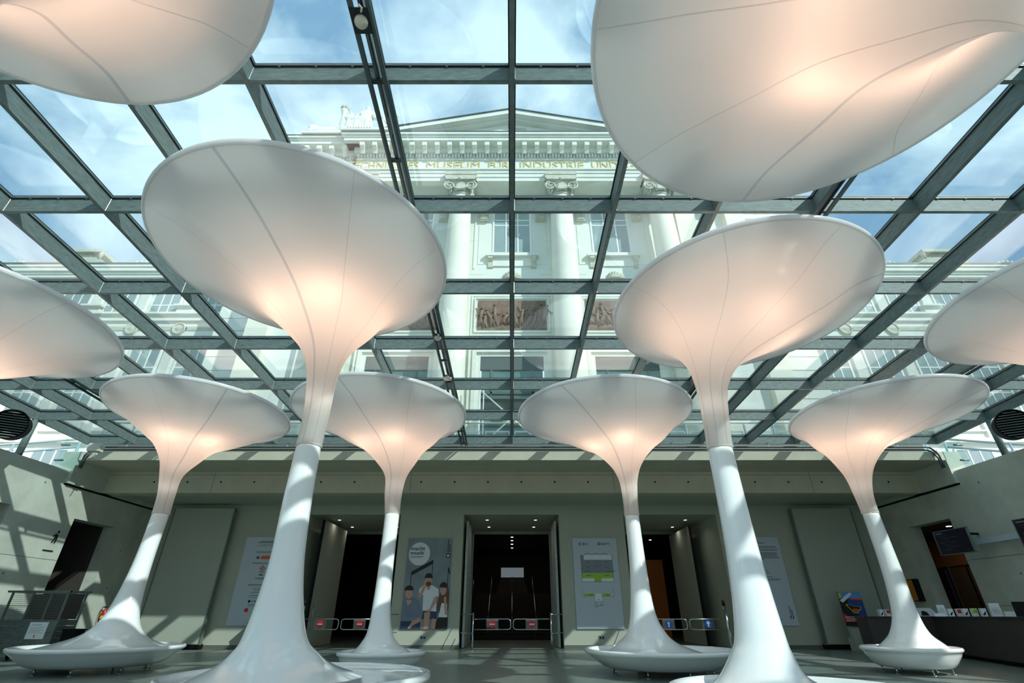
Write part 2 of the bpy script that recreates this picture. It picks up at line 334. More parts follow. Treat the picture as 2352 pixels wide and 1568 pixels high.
# ================================================================== GLASS ROOF
SL = -.0447; RZ0 = 7.26; SP = 1.71; CX0 = .0
YT = [-5.054 + 2.2256 * k for k in range(11)]      # ... 3.85, 6.07 ... 17.2
def rz(y): return RZ0 + SL * y
roof = bpy.data.objects.new('ceiling', None); COL.objects.link(roof); roof['kind'] = 'structure'
BD = .28
XE = 9 * SP
YA, YZ = YT[0], YT[-1]
def slope_box(mb, x0, x1, y0, y1, zo0, zo1):
    mb.hexa([(x0, y0, rz(y0) + zo0), (x1, y0, rz(y0) + zo0), (x1, y1, rz(y1) + zo0), (x0, y1, rz(y1) + zo0)],
            [(x0, y0, rz(y0) + zo1), (x1, y0, rz(y0) + zo1), (x1, y1, rz(y1) + zo1), (x0, y1, rz(y1) + zo1)])
bmesh_shared = None
for k in range(-9, 10):
    if bmesh_shared is None:
        q = MB().use(M['steel']); slope_box(q, -.033, .033, YA, YZ + .03, 0, BD)
        q.use(M['gasket']); slope_box(q, -.05, .05, YA, YZ + .03, BD, BD + .022); slope_box(q, -.04, .04, YA, YZ + .03, BD + .055, BD + .075)
        q.use(M['steel']); slope_box(q, -.036, .036, YA, YZ + .03, BD + .022, BD + .055)
        o = q.build('long_beam', None, roof, (k * SP, 0, 0)); bmesh_shared = o.data
    else: link('long_beam', bmesh_shared, roof, (k * SP, 0, 0))
cm = None
for y in YT:
    if cm is None:
        q = MB().use(M['steel']).box(-XE, XE, -.03, .03, 0.004, BD - .002).use(M['gasket']).box(-XE, XE, -.05, .05, BD - .002, BD + .02).box(-XE, XE, -.04, .04, BD + .052, BD + .072)
        q.use(M['steel']).box(-XE, XE, -.036, .036, BD + .02, BD + .052)
        o = q.build('cross_beam', None, roof, (0, y, rz(y))); cm = o.data
    else: link('cross_beam', cm, roof, (0, y, rz(y)))
# weld ribs at the nodes, left flank of each long beam
nm = None
for y in YT[4:]:
    for k in range(-9, 10):
        sg = 1 if k <= 0 else -1
        if nm is None:
            q = MB().tube([(.0, 0, .004), (.0, 0, BD - .01)], .011, 6, False); o = q.build('weld_rib', M['chrome'], roof, (k * SP + .038, y - .034, rz(y))); nm = o.data
        else: link('weld_rib', nm, roof, (k * SP + .038, y - .034, rz(y)))
# glass panes
pm = None
for j in range(10):
    y0, y1 = YT[j] + .045, YT[j + 1] - .045
    for k in range(-9, 9):
        if pm is None:
            q = MB(); d = y1 - y0; q.hexa([(.045, 0, 0), (SP - .045, 0, 0), (SP - .045, d, SL * d), (.045, d, SL * d)], [(.045, 0, .02), (SP - .045, 0, .02), (SP - .045, d, SL * d + .02), (.045, d, SL * d + .02)])
            o = q.build('glass_pane', M['glass'], roof, (k * SP, y0, rz(y0) + BD + .025)); pm = o.data
        else: link('glass_pane', pm, roof, (k * SP, y0, rz(y0) + BD + .025))
# pane clips (tiny clamps on the beams)
q = MB()
for y in YT[4:]:
    for k in range(-9, 9):
        for t in (.22, .5, .78): q.box(k * SP + t * SP - .014, k * SP + t * SP + .014, y - .052, y - .03, rz(y) + BD - .016, rz(y) + BD - .003)
q.build('pane_clips', M['steel'], roof, kind='stuff')
# edge posts on the side walls
for sg in (-1, 1):
    for y in YT[1:-1]:
        q = MB().use(M['steel']).tube([(0, 0, WT + .01), (0, 0, rz(y))], .095, 20).box(sg * .03 - .02 if sg > 0 else -.16, .16 if sg > 0 else -.01, .1, .13, WT + .01, rz(y))
        q.build('roof_post', None, roof, (sg * XE, y, 0))

# rod hangers and the double pipe along the back edge
dp = thing('pipe_run', 'pair of long thin dark pipes hung across below the rear roof edge', 'pipes', (0, 16.86, 0))
for dz, dy, r in ((.0, -.03, .03), (-.075, .05, .028)):
    pts = []
    for sg in (-1, 1):
        c = [(sg * 14.55, dy, 6.27 + dz), (sg * 14.72, dy, 6.25 + dz), (sg * 14.82, dy, 6.17 + dz), (sg * 14.86, dy - .1, 5.95 + dz), (sg * 14.87, dy - .1, 5.52)]
        pts = (c[::-1] + pts) if sg < 0 else pts + c
    MB().tube(pts, r, 10).build('pipe', M['tube'], dp)
for k in range(-12, 13):
    MB().tube([(k * 1.14, 0, 6.2), (k * 1.14, .1, 6.5)], .008, 6).box(k * 1.14 - .03, k * 1.14 + .03, .06, .14, 6.44, 6.49).build('hanger', M['chrome'], dp)
for sg in (-1, 1):
    gb = MB().box(sg * 15.0 - .012, sg * 15.0 + .012, 15.9, 16.75, 5.46, 6.3).build('side_glass', M['cglass']); tag(gb, 'upright glass pane closing the %s end of the rear roof edge' % ('left', 'right')[sg > 0], 'glass pane')
    cl = thing('clamp_set', 'pair of small steel clamps holding the glass at the %s roof corner' % ('left', 'right')[sg > 0], 'clamps', (sg * 15.0, 16.3, 0))
    for z in (5.62, 6.14): MB().tube([(-.01, -.15, z), (sg * .28, -.15, z)], [.03, .035], 10).build('clamp', M['galv'], cl)

# lighting tracks under the beams
def track(k, label):
    t = thing('cable_track', label, 'track', (k * SP, 0, 0))
    for sx in (-1, 1):
        y0, y1 = -3, 17.05
        MB().tube([(sx * .1, y0, rz(y0) - .07), (sx * .1, y1, rz(y1) - .07)], .034, 12).build('tube', M['tube'], t)
    for j in range(17):
        y = -2.2 + j * 1.2
        MB().box(-.1, .1, y - .03, y + .03, rz(y) - .06, rz(y) - .025).build('bracket', M['gasket'], t)
    q = MB()
    for j in range(9): y = -2 + j * 2.2; slope_box(q, .015, .035, y, y + 1.9, -.05, -.005)
    q.build('cable_tray', M['gasket'], t); return t
for k, lb in ((-7, 'double dark tube track under the roof above the far left tree canopies'), (-1, 'double dark tube track with round detectors left of the centre beam'),
              (3, 'double dark tube track right of centre, passing behind the right-hand trees'), (7, 'double dark tube track near the right roof edge')): track(k, lb)
def detector(x, y, label, r=.075):
    z = rz(y) - .17
    t = thing('smoke_detector', label, 'detector', (x, y, z))
    MB().use(M['gasket']).box(-.11, .11, -.14, .14, .03, .045).build('plate', M['gasket'], t)
    MB().loft([[(rr * cos(a * pi / 16), rr * sin(a * pi / 16), zz) for a in range(32)] for rr, zz in ((r, .03), (r, 0), (r * .9, -.02), (r * .5, -.028), (r * .45, -.045), (r * .2, -.05))], True, True).build('housing', M['device'], t)
    MB().tube([(.03, -.11, 0), (.05, -.16, -.01), (.02, -.19, 0)], .012, 6).build('tag_plate', M['device'], t)
detector(-1.71, 3.05, 'largest round off-white smoke detector on the track, at the top edge left of centre')
detector(-1.71, 9.75, 'upper of two small round detectors on the track beside the large left canopy', .085)
detector(-1.71, 11.75, 'lower of two small round detectors on the track, above the row of far canopies', .11)

# ================================================================== LIGHT TREES
SEC = {
'T1': [[0.55, -2.916, 7.2, 0.697], [0.685, -2.959, 7.226, 0.512], [0.918, -3.028, 7.269, 0.364], [1.691, -3.122, 7.399, 0.233], [2.591, -3.209, 7.528, 0.204], [3.46, -3.255, 7.636, 0.186], [3.982, -3.179, 7.489, 0.197], [4.503, -3.119, 7.271, 0.241], [4.894, -3.071, 7.068, 0.383], [5.285, -3.076, 6.888, 0.768], [5.546, -3.124, 6.718, 1.074], [5.755, -3.184, 6.561, 1.422], [5.937, -3.254, 6.413, 1.8], [6.068, -3.329, 6.27, 2.229]],
'T2': [[0.541, 2.684, 6.3, 0.428], [0.73, 2.773, 6.44, 0.323], [0.935, 2.865, 6.581, 0.266], [1.659, 3.056, 7.001, 0.216], [2.57, 3.235, 7.422, 0.197], [3.46, 3.378, 7.759, 0.188], [3.97, 3.389, 7.7, 0.204], [4.48, 3.40, 7.6, 0.256], [4.863, 3.48, 7.45, 0.46], [5.245, 3.75, 7.32, 0.97], [5.5, 3.93, 7.3, 1.35], [5.705, 4.03, 7.36, 1.62], [5.883, 4.10, 7.44, 1.9], [6.011, 4.176, 7.543, 2.249]],
'T3': [[0.552, -9.342, 13.215, 0.98], [0.767, -9.264, 13.251, 0.556], [1.214, -9.28, 13.324, 0.326], [2.175, -9.323, 13.47, 0.215], [3.46, -9.40, 13.644, 0.2], [3.926, -9.332, 13.509, 0.206], [4.393, -9.236, 13.299, 0.268], [4.743, -9.034, 13.124, 0.453], [5.093, -8.887, 12.968, 0.754], [5.326, -8.713, 12.832, 1.187], [5.512, -8.575, 12.691, 1.543], [5.676, -8.458, 12.545, 1.86], [5.792, -8.351, 12.396, 2.211]],
'T4': [[0.472, -2.8, 12.279, 0.534], [0.589, -2.861, 12.342, 0.382], [0.788, -2.9, 12.447, 0.272], [1.208, -2.973, 12.658, 0.21], [2.144, -3.078, 13.079, 0.178], [3.46, -3.19, 13.58, 0.19], [3.927, -3.203, 13.489, 0.222], [4.394, -3.173, 13.411, 0.284], [4.744, -3.183, 13.299, 0.511], [5.094, -3.255, 13.154, 0.836], [5.327, -3.347, 12.982, 1.227], [5.514, -3.419, 12.786, 1.525], [5.677, -3.472, 12.573, 1.832], [5.794, -3.515, 12.353, 2.257]],
'T5': [[0.447, 3.106, 12.782, 0.877], [0.568, 3.031, 12.836, 0.649], [0.776, 3.054, 12.924, 0.425], [1.212, 3.068, 13.102, 0.28], [2.174, 3.164, 13.457, 0.208], [3.46, 3.257, 13.88, 0.19], [3.926, 3.249, 13.793, 0.2], [4.391, 3.212, 13.62, 0.257], [4.741, 3.149, 13.425, 0.432], [5.09, 3.07, 13.225, 0.789], [5.323, 2.935, 13.031, 1.238], [5.509, 2.785, 12.842, 1.574], [5.672, 2.63, 12.659, 1.886], [5.788, 2.472, 12.481, 2.281]],
'T6': [[0.569, 8.958, 12.823, 0.561], [0.777, 9.016, 12.882, 0.368], [1.211, 9.151, 12.999, 0.251], [2.156, 9.35, 13.234, 0.21], [3.46, 9.509, 13.513, 0.19], [3.926, 9.46, 13.458, 0.22], [4.393, 9.444, 13.379, 0.312], [4.742, 9.429, 13.286, 0.487], [5.092, 9.47, 13.167, 0.774], [5.325, 9.625, 13.002, 1.191], [5.512, 9.752, 12.816, 1.519], [5.675, 9.85, 12.619, 1.859], [5.791, 9.937, 12.416, 2.226]],
}
def generic(rim, R, neck):
    zr = 6.35 - .045 * rim[1]
    rr = [.19, .2, .26, .44, .77, 1.2, 1.53, 1.86, R]; g = [0, .08, .19, .36, .51, .66, .78, .9, 1]; Q = [0, .2, .4, .55, .7, .8, .88, .95, 1]
    low = [[.55, neck[0], neck[1] - .3, .75], [.75, neck[0], neck[1] - .28, .48], [1.2, neck[0], neck[1] - .2, .3], [2.2, neck[0], neck[1] - .1, .21]]
    return low + [[3.46 + q * (zr - 3.46), neck[0] + (rim[0] - neck[0]) * a, neck[1] + (rim[1] - neck[1]) * a, r] for q, a, r in zip(Q, g, rr)]
SEC['T0'] = generic((-4.24, 1.22), 2.3, (-3.45, 1.6)); SEC['T7'] = generic((3.13, 2.66), 2.3, (3.35, 1.35))
SEC['T8'] = generic((-10.25, 7.93), 2.32, (-11.35, 8.5)); SEC['T9'] = generic((10.3, 7.32), 2.3, (11.4, 8.2))
BAS = {'T1': (-2.52, 7.05, 1.53, .5), 'T2': (2.72, 5.75, 1.17, .5), 'T3': (-9.42, 13.2, 1.68, .5), 'T4': (-2.75, 12.2, .92, .45), 'T5': (3.22, 12.6, 1.62, .47), 'T6': (8.84, 12.8, .95, .5),
       'T0': (-3.6, 1.0, 1.3, .5), 'T7': (3.7, .9, 1.2, .5), 'T8': (-11.4, 8.1, 1.5, .5), 'T9': (11.4, 7.9, 1.3, .5)}
SEAM = {'T1': -100, 'T2': -27, 'T3': -47, 'T4': -103, 'T5': -125, 'T6': -49, 'T7': 88, 'T0': 93, 'T8': -60, 'T9': -120}
LAB = {'T1': 'large white light tree in front, left of centre, its canopy tilting toward the left',
       'T2': 'large white light tree in front, right of centre, canopy tilting toward the right',
       'T3': 'white light tree far back on the left above the widest basin bench',
       'T4': 'white light tree in the back row beside the music poster, smallest basin bench',
       'T5': 'white light tree in the back row beside the floor plan board',
       'T6': 'white light tree far back on the right in front of the dark counter',
       'T7': 'huge near canopy of a white light tree filling the top right corner',
       'T0': 'near canopy of a white light tree in the top left corner',
       'T8': 'glowing white light tree canopy cut by the left picture edge',
       'T9': 'glowing white light tree canopy cut by the right picture edge'}
def cat(P, n):
    out = []; N = len(P)
    for j in range(n):
        t = j / (n - 1) * (N - 1); i = min(int(t), N - 2); u = t - i
        p0, p1, p2, p3 = P[max(i - 1, 0)], P[i], P[i + 1], P[min(i + 2, N - 1)]
        out.append([.5 * (2 * b + (c - a) * u + (2 * a - 5 * b + 4 * c - d) * u * u + (3 * b - a - 3 * c + d) * u ** 3) for a, b, c, d in zip(p0, p1, p2, p3)])
    return out
def ring(s, n, off=0, lift=0):
    z, cx, cy, r = s; w = min(max((z - 4.5) / 1.3, 0), 1); a = -.045 * w; r = r + off
    return [(cx + r * cos(2 * pi * k / n), cy + r * sin(2 * pi * k / n), z + lift + a * r * sin(2 * pi * k / n)) for k in range(n)]
def onring(s, ang, off=0):
    z, cx, cy, r = s; w = min(max((z - 4.5) / 1.3, 0), 1); r += off
    return Vector((cx + r * cos(ang), cy + r * sin(ang), z - .045 * w * r * sin(ang)))
for key in ('T1', 'T2', 'T3', 'T4', 'T5', 'T6', 'T7', 'T0', 'T8', 'T9'):
    S = SEC[key]; bx, by, bR, bz = BAS[key]
    si = [i for i, s in enumerate(S) if abs(s[0] - 3.46) < .01][0]
    t = thing('light_tree', LAB[key], 'lamp', (bx, by, 0), 0, 'white light trees')
    O = Vector((-bx, -by, 0))
    def put(mb, name, m, par=t, **k): mb.v = [tuple(Vector(v) + O) for v in mb.v]; return mb.build(name, m, par, **k)
    NS = 96 if key in ('T1', 'T2', 'T7', 'T0') else 72
    # trunk: glossy shell flaring into the basin
    f0 = S[0]; d = hypot(f0[1] - bx, f0[2] - by)
    r_in = min(f0[3] * 1.45, bR - .16 - d * .6)
    low = [[min(f0[0] - .11, bz - .05), f0[1] * .8 + bx * .2, f0[2] * .8 + by * .2, max(r_in, f0[3] * 1.12)]] + S[:si + 1]
    D = cat(low, 46)
    put(MB().loft([ring(s, NS) for s in D], False, True), 'trunk', M['white'])
    e = D[0]
    def bring(r, z, g=1): return [(e[1] + (bx - e[1]) * g + r * cos(2 * pi * k / NS), e[2] + (by - e[2]) * g + r * sin(2 * pi * k / NS), z) for k in range(NS)]
    rm = (e[3] + bR) / 2
    zf = min(e[0], bz - .07) - .012
    rings = [bring(e[3] * .98, e[0], 0), bring(rm, zf, .6), bring(bR - .15, zf + .025, .95), bring(bR - .08, bz - .03), bring(bR - .045, bz), bring(bR - .012, bz - .008), bring(bR + .005, bz - .035), bring(bR, bz - .065),
             bring(bR - .03, bz - .09), bring(bR - .05, bz - .1), bring(bR * .93, bz - .15), bring(bR * .82, .21), bring(bR * .76, .15), bring(bR * .70, .12), bring(bR * .66, .115)]
    put(MB().loft(rings, False, True), 'basin', M['white'])
    nl = 8 if bR > 1.4 else 6
    for k in range(nl):
        a = 2 * pi * (k + .35) / nl; rr = bR * .66; x, y = bx + rr * cos(a), by + rr * sin(a)
        put(MB().tube([(x, y, .0), (x, y, .012)], .05, 14).tube([(x, y, .012), (x, y, .12)], .016, 10), 'leg', M['chrome'])
    # canopy membrane
    D2 = cat(S[si:], 64)
    D2[0][3] += .006; D2[1][3] += .006
    can = bpy.data.objects.new('canopy', None); COL.objects.link(can); can.parent = t
    gap = []
    for k in range(8):
        a0 = radians(SEAM[key]) + k * pi / 4; a1 = a0 + pi / 4; w0 = .036 if k == 0 else .009; w1 = .036 if k == 7 else .009; n_ = 14; vs = []
        for s in D2:
            g0 = min(w0 / 2 / s[3], .05); g1 = min(w1 / 2 / s[3], .05)
            vs += [onring(s, a0 + g0 + (a1 - g1 - a0 - g0) * j / n_, .004) for j in range(n_ + 1)]
        m_ = n_ + 1
        put(MB().add(vs, [(i * m_ + j, i * m_ + j + 1, (i + 1) * m_ + j + 1, (i + 1) * m_ + j) for i in range(len(D2) - 1) for j in range(n_)], True), 'fabric_panel', M['membrane'], can)
    put(MB().loft([ring(D2[0], NS, .004, -.012), ring(D2[0], NS, .012, -.006), ring(D2[0], NS, .012, .006), ring(D2[0], NS, .004, .012)]), 'collar', M['device'])
    # rim tube
    R_ = S[-1]; rr = [[] for _ in range(10)]
    for j in range(10):
        b = 2 * pi * j / 10; rr[j] = ring([R_[0], R_[1], R_[2], R_[3]], NS, .03 * cos(b), .03 + .05 * sin(b))
    put(MB().loft(rr, loop=True), 'rim', M['rimf'])
    # closed top: slightly domed translucent membrane
    tops = [ring([R_[0], R_[1], R_[2], R_[3] * q], NS, 0, .05 + .20 * (1 - q * q)) for q in (1, .8, .5, .2, .03)]
    put(MB().loft(tops, False, True), 'top_membrane', M['topmem'])
    # seams
    for k in range(8):
        a = radians(SEAM[key]) + k * pi / 4; wid = .042 if k == 0 else .013
        vs = []
        for s in D2:
            da = min(wid / s[3], .11); vs += [onring(s, a - da / 2, .006), onring(s, a, .008), onring(s, a + da / 2, .006)]
        q = MB().add(vs, [(3 * i + e_, 3 * i + 1 + e_, 3 * i + 4 + e_, 3 * i + 3 + e_) for i in range(len(D2) - 1) for e_ in (0, 1)], True)
        o = put(q, 'seam', M['seamf'] if k == 0 else M['seamf2'], can)
        if k == 0: o['label'] = 'wider grey seam'
    # lamps inside
    s5 = D2[int(len(D2) * .60)]
    for k in range(4):
        a = radians(SEAM[key]) + .6 + k * pi / 2; p = onring(s5, a, 0); c5 = Vector((s5[1], s5[2], s5[0])); p = c5 + (p - c5) * .50 + Vector((0, 0, .22))
        put(MB().loft([[(p.x + .03 * cos(b * pi / 5) * sin(v), p.y + .03 * sin(b * pi / 5) * sin(v), p.z + .03 * cos(v)) for b in range(10)] for v in (.3, 1.0, 1.6, 2.2, 2.9)], True, True), 'bulb', M['bulb'])
        ld = bpy.data.lights.new('lamp_light', 'POINT'); ld.energy = 14; ld.color = (1, .60, .42); ld.shadow_soft_size = .06
        lo = bpy.data.objects.new('lamp_light', ld); COL.objects.link(lo); lo.parent = t; lo.location = p + O + Vector((0, 0, .0))

    c4 = next(q for q in D2 if q[0] > 4.15)
    ld = bpy.data.lights.new('neck_fill', 'POINT'); ld.energy = .9; ld.color = (1, .88, .80); ld.shadow_soft_size = .08  # fill added low in the neck to brighten the fabric
    lo = bpy.data.objects.new('neck_fill', ld); COL.objects.link(lo); lo.parent = t; lo.location = Vector((c4[1], c4[2], c4[0])) + O

# ================================================================== BACK WALL FURNISHINGS
def slab(name, label, cat_, x0, x1, z0, z1, m, d=.05, group=None, frame=None):
    t = thing(name, label, cat_, ((x0 + x1) / 2, YB - d - .012, (z0 + z1) / 2), 0, group)
    w, h_ = (x1 - x0) / 2, (z1 - z0) / 2
    MB().box(-w, w, 0, d, -h_, h_).build('panel', m, t); return t, w, h_
def sliding(x0, x1, label):
    t = thing('sliding_panel', label, 'panel', ((x0 + x1) / 2, 21.2, 0)); w = (x1 - x0) / 2
    MB().box(-w, w, 0, .16, .16, 5.0).build('leaf', M['panel'], t)
    MB().use(M['galv']).box(w - .02, w + .03, -.01, .17, .14, 5.0).box(-w - .03, -w + .02, -.01, .17, .14, 5.0).build('edge_trim', M['galv'], t)
    MB().use(M['black']).box(-w, w, .02, .34, 0.02, .16).build('base_gap', M['black'], t)
xl0, _ = at(319.9, 1427, 21.2); xl1, _ = at(457, 1473.9, 21.2)
sliding(xl0, xl1, 'tall grey-green sliding panel on the back wall behind the far left tree')
xr0, _ = at(1901, 1480, 21.2)
sliding(xr0, xr0 + (xl1 - xl0), 'tall grey-green sliding panel on the back wall behind the far right tree')

# music poster
t, w, h_ = slab('music_poster', 'tall poster of three people in black caps with a round title on the back wall', 'poster', -4.27, -2.47, .645, 3.88, M['ppost'], .04)
def poly(mb, m, pts, y):  # pts in 0..1 poster space
    mb.use(m).prism([(-w + a * 2 * w, -h_ + b * 2 * h_) for a, b in pts], 'y', y, y - .0012)
def ell(cx, cy, rx, ry, n=24, a0=0, a1=2 * pi): return [(cx + rx * cos(a0 + (a1 - a0) * i / (n if a1 - a0 > 6.2 else n - 1)), cy + ry * sin(a0 + (a1 - a0) * i / (n if a1 - a0 > 6.2 else n - 1))) for i in range(n)]
A = 2 * w / (2 * h_)
pp = MB(); y = -.002
for zz in (.52, .62, .74, .9): poly(pp, M['plight'], [(0, zz), (1, zz), (1, zz + .003), (0, zz + .003)], y)
poly(pp, M['pwhite'], ell(.28, .815, .24, .24 * A), y - .002)
poly(pp, M['pdark'], [(.13, .61), (.6, .745), (.6, .70), (.13, .565)], y - .003)
poly(pp, M['pdark'], [(.13, .40), (.145, .40), (.145, .61), (.13, .61)], y - .004); poly(pp, M['pdark'], [(.59, .55), (.605, .55), (.605, .74), (.59, .74)], y - .004)
poly(pp, M['pdark'], [(.945, .40), (.96, .40), (.96, .66), (.945, .66)], y - .004); poly(pp, M['pdark'], [(.96, .66), (1, .60), (1, .57), (.96, .61)], y - .0045)
# left person
poly(pp, M['denim'], [(0, 0), (.43, 0), (.42, .09), (.2, .1), (0, .1)], y - .005)
poly(pp, M['shirt'], [(0, .08), (.42, .08), (.43, .2), (.36, .29), (.26, .33), (.1, .33), (0, .28)], y - .006)
poly(pp, M['skin'], [(.2, .0), (.25, .03), (.43, .08), (.4, .12), (.25, .08), (.16, .01)], y - .0075)
poly(pp, M['skin'], [(.08, .3), (.2, .3), (.17, .26), (.12, .24)], y - .007); poly(pp, M['skin'], ell(.13, .375, .075, .062, 18), y - .008)
poly(pp, M['pdark'], ell(.12, .405, .1, .055, 16, 0, pi), y - .009)
# middle person
poly(pp, M['denim'], [(.44, .1), (.76, .1), (.78, .19), (.46, .2)], y - .0105)
poly(pp, M['pdark'], [(.7, .0), (1, 0), (1, .12), (.8, .13)], y - .0095)
poly(pp, M['skin'], [(.5, 0), (.6, 0), (.62, .17), (.49, .17)], y - .0115); poly(pp, M['skin'], [(.66, 0), (.74, 0), (.76, .1), (.67, .11)], y - .0115)
poly(pp, M['pwhite'], [(.45, .19), (.75, .18), (.72, .34), (.78, .34), (.76, .42), (.62, .46), (.42, .46), (.34, .41), (.36, .35), (.44, .36)], y - .012)
poly(pp, M['skin'], [(.33, .33), (.38, .32), (.47, .42), (.49, .5), (.44, .52), (.42, .45)], y - .0135); poly(pp, M['skin'], [(.5, .185), (.6, .17), (.74, .28), (.74, .34), (.68, .33), (.6, .21)], y - .0135)
poly(pp, M['skin'], [(.46, .45), (.6, .45), (.55, .40)], y - .013); poly(pp, M['skin'], ell(.53, .51, .075, .065, 18), y - .0145); poly(pp, M['hair'], ell(.535, .475, .06, .028, 14), y - .0155)
poly(pp, M['pdark'], ell(.53, .54, .09, .055, 16, 0, pi), y - .016)
# right person
poly(pp, M['hair'], [(.74, .2), (.8, .38), (.84, .44), (.98, .44), (1, .36), (1, .2), (.94, .15), (.82, .16)], y - .0165)
poly(pp, M['pwhite'], [(.8, .12), (.98, .12), (.97, .26), (.85, .27)], y - .0175); poly(pp, M['skin'], ell(.87, .41, .07, .058, 18), y - .018); poly(pp, M['skin'], [(.93, .15), (.98, .14), (.94, .34), (.89, .33)], y - .0185)
poly(pp, M['pdark'], ell(.87, .435, .09, .06, 16, 0, pi), y - .019)
# side logo
poly(pp, M['pdark'], [(.89, .77), (.975, .77), (.975, .815), (.89, .815)], y - .02); poly(pp, M['pwhite'], ell(.932, .7925, .028, .014, 14), y - .021)
pp.build('print', None, t)
def ptext(s, a0, a1, b0, b1, tt, ww, hh, yy, m=M['pdark'], rot=0): return text(s, -ww + a0 * 2 * ww, -ww + a1 * 2 * ww, -hh + b0 * 2 * hh, -hh + b1 * 2 * hh, yy, tt, m, rot=rot, depth=.001)
ptext('macht', .08, .40, .855, .90, t, w, h_, -.006); ptext('musik', .08, .39, .805, .848, t, w, h_, -.006)
ptext('technisches', .90, .935, .83, .98, t, w, h_, -.004, rot=1); ptext('museum', .942, .975, .83, .925, t, w, h_, -.004, rot=1); ptext('wien', .942, .975, .932, .98, t, w, h_, -.004, M['plight'], 1)
q = MB(); q.use(M['plight']); 
poly(q, M['plight'], [(.08, .778), (.38, .778), (.38, .788), (.08, .788)], -.006); poly(q, M['plight'], [(.08, .766), (.35, .766), (.35, .770), (.08, .770)], -.006); q.build('small_print', None, t)

# floor plan board
t, w, h_ = slab('floor_plan_board', 'pale floor plan board with green rooms beside the middle doorway', 'sign', 2.48, 4.29, .645, 3.88, M['board'], .04)
ptext('E 0/1', .15, .33, .915, .945, t, w, h_, -.001); ptext('technisches', .64, .84, .934, .948, t, w, h_, -.001); ptext('museum', .64, .76, .918, .931, t, w, h_, -.001); ptext('wien', .775, .84, .918, .931, t, w, h_, -.001, M['plight'])
q = MB(); poly(q, M['pdark'], [(.575, .918), (.625, .918), (.625, .948), (.575, .948)], -.001); poly(q, M['board'], ell(.6, .933, .015, .0085, 12), -.0025)
def rect(a, b, c, d, m, yy): poly(q, m, [(a, c), (b, c), (b, d), (a, d)], yy)
rect(.17, .87, .595, .745, M['plight'], -.0015); rect(.17, .235, .745, .80, M['plight'], -.0015)
rect(.17, .44, .54, .592, M['pgreen'], -.0015); rect(.44, .6, .50, .592, M['pgreen'], -.0015); rect(.6, .86, .54, .592, M['pgreen'], -.0015)
rect(.17, .44, .502, .538, M['pwhite'], -.0015); rect(.6, .86, .502, .538, M['pwhite'], -.0015); rect(.24, .86, .748, .80, M['pwhite'], -.0015)
rect(.19, .42, .335, .37, M['pgreen'], -.0015); rect(.58, .76, .335, .37, M['pgreen'], -.0015); rect(.42, .58, .29, .37, M['pwhite'], -.0015)
poly(q, M['pgrey'], [(.41, .225), (.60, .245), (.60, .295), (.41, .30)], -.0014); poly(q, M['board'], [(.417, .231), (.593, .25), (.593, .29), (.417, .294)], -.0026)
for (a, b, c, d) in [(.165, .172, .5, .81), (.865, .872, .5, .81), (.165, .872, .497, .501), (.16, .165, .345, .44), (.84, .845, .34, .44), (.16, .2, .335, .339), (.77, .845, .333, .337), (.41, .415, .29, .37), (.58, .585, .29, .37),
                     (.44, .444, .595, .745), (.6, .604, .595, .745), (.17, .87, .645, .647), (.17, .87, .69, .692)]: rect(a, b, c, d, M['pgrey'], -.003)
for cx_ in (.33, .51, .70): poly(q, M['pgrey'], ell(cx_, .80, .08, .022, 12, 0, pi), -.0032); poly(q, M['board'], ell(cx_, .80, .07, .016, 12, 0, pi), -.0045)
for (a, c) in [(.28, .715), (.48, .72), (.68, .718), (.28, .66), (.48, .665), (.68, .66), (.22, .615), (.3, .612), (.48, .612), (.66, .612), (.74, .612), (.82, .612), (.28, .565), (.68, .565), (.3, .352), (.66, .352)]: rect(a, a + .09, c, c + .008, M['pgrey'], -.0045)
for k in range(8): rect(.44 + (k % 2) * .09 + (k // 4) * .02, .455 + (k % 2) * .09 + (k // 4) * .02, .25 + (k // 2 % 2) * .02, .257 + (k // 2 % 2) * .02, M['pgrey'], -.0045)
rect(.47, .53, .303, .308, M['pred'], -.0045)
q.build('print', None, t)

# sponsor board (left) and information board (right)
t, w, h_ = slab('sponsor_board', 'pale thanks board with small coloured logos behind the front left trunk', 'sign', -10.95, -9.12, .75, 3.92, M['board'], .04)
q = MB()
def line(xc, zc, wd, m=M['pgrey'], hh=.006): poly(q, m, [(xc - wd / 2, zc), (xc + wd / 2, zc), (xc + wd / 2, zc + hh), (xc - wd / 2, zc + hh)], -.001)
for z, wd, m in ((.945, .34, 'pdark'), (.93, .46, 'pdark'), (.905, .34, 'plight'), (.89, .5, 'plight'), (.82, .44, 'pgrey'), (.808, .42, 'plight'), (.69, .5, 'pgrey'), (.678, .46, 'plight'), (.585, .12, 'pdark'), (.44, .46, 'pgrey'), (.43, .48, 'plight'), (.40, .24, 'plight'), (.355, .26, 'pgrey'), (.32, .3, 'pgrey'), (.30, .3, 'plight'), (.22, .26, 'pgrey'), (.205, .26, 'plight')): line(.5, z, wd, M[m])
poly(q, M['porange'], [(.42, .735), (.64, .735), (.64, .775), (.42, .775)], -.001); poly(q, M['pblue'], ell(.35, .755, .035, .018, 14), -.001); poly(q, M['pred'], ell(.35, .762, .03, .010, 14), -.002)
for a, b in ((0, 0), (-1, 0), (1, 0), (0, 1), (0, -1), (-.5, .5), (.5, .5), (-.5, -.5), (.5, -.5)): poly(q, M['pred'], [(.5 + a * .05 - .018, .63 + b * .026), (.5 + a * .05, .63 + b * .026 + .010), (.5 + a * .05 + .018, .63 + b * .026), (.5 + a * .05, .63 + b * .026 - .010)], -.001)
poly(q, M['pred'], ell(.36, .165, .045, .024, 16), -.001); poly(q, M['pdark'], ell(.38, .26, .03, .016, 14), -.001)
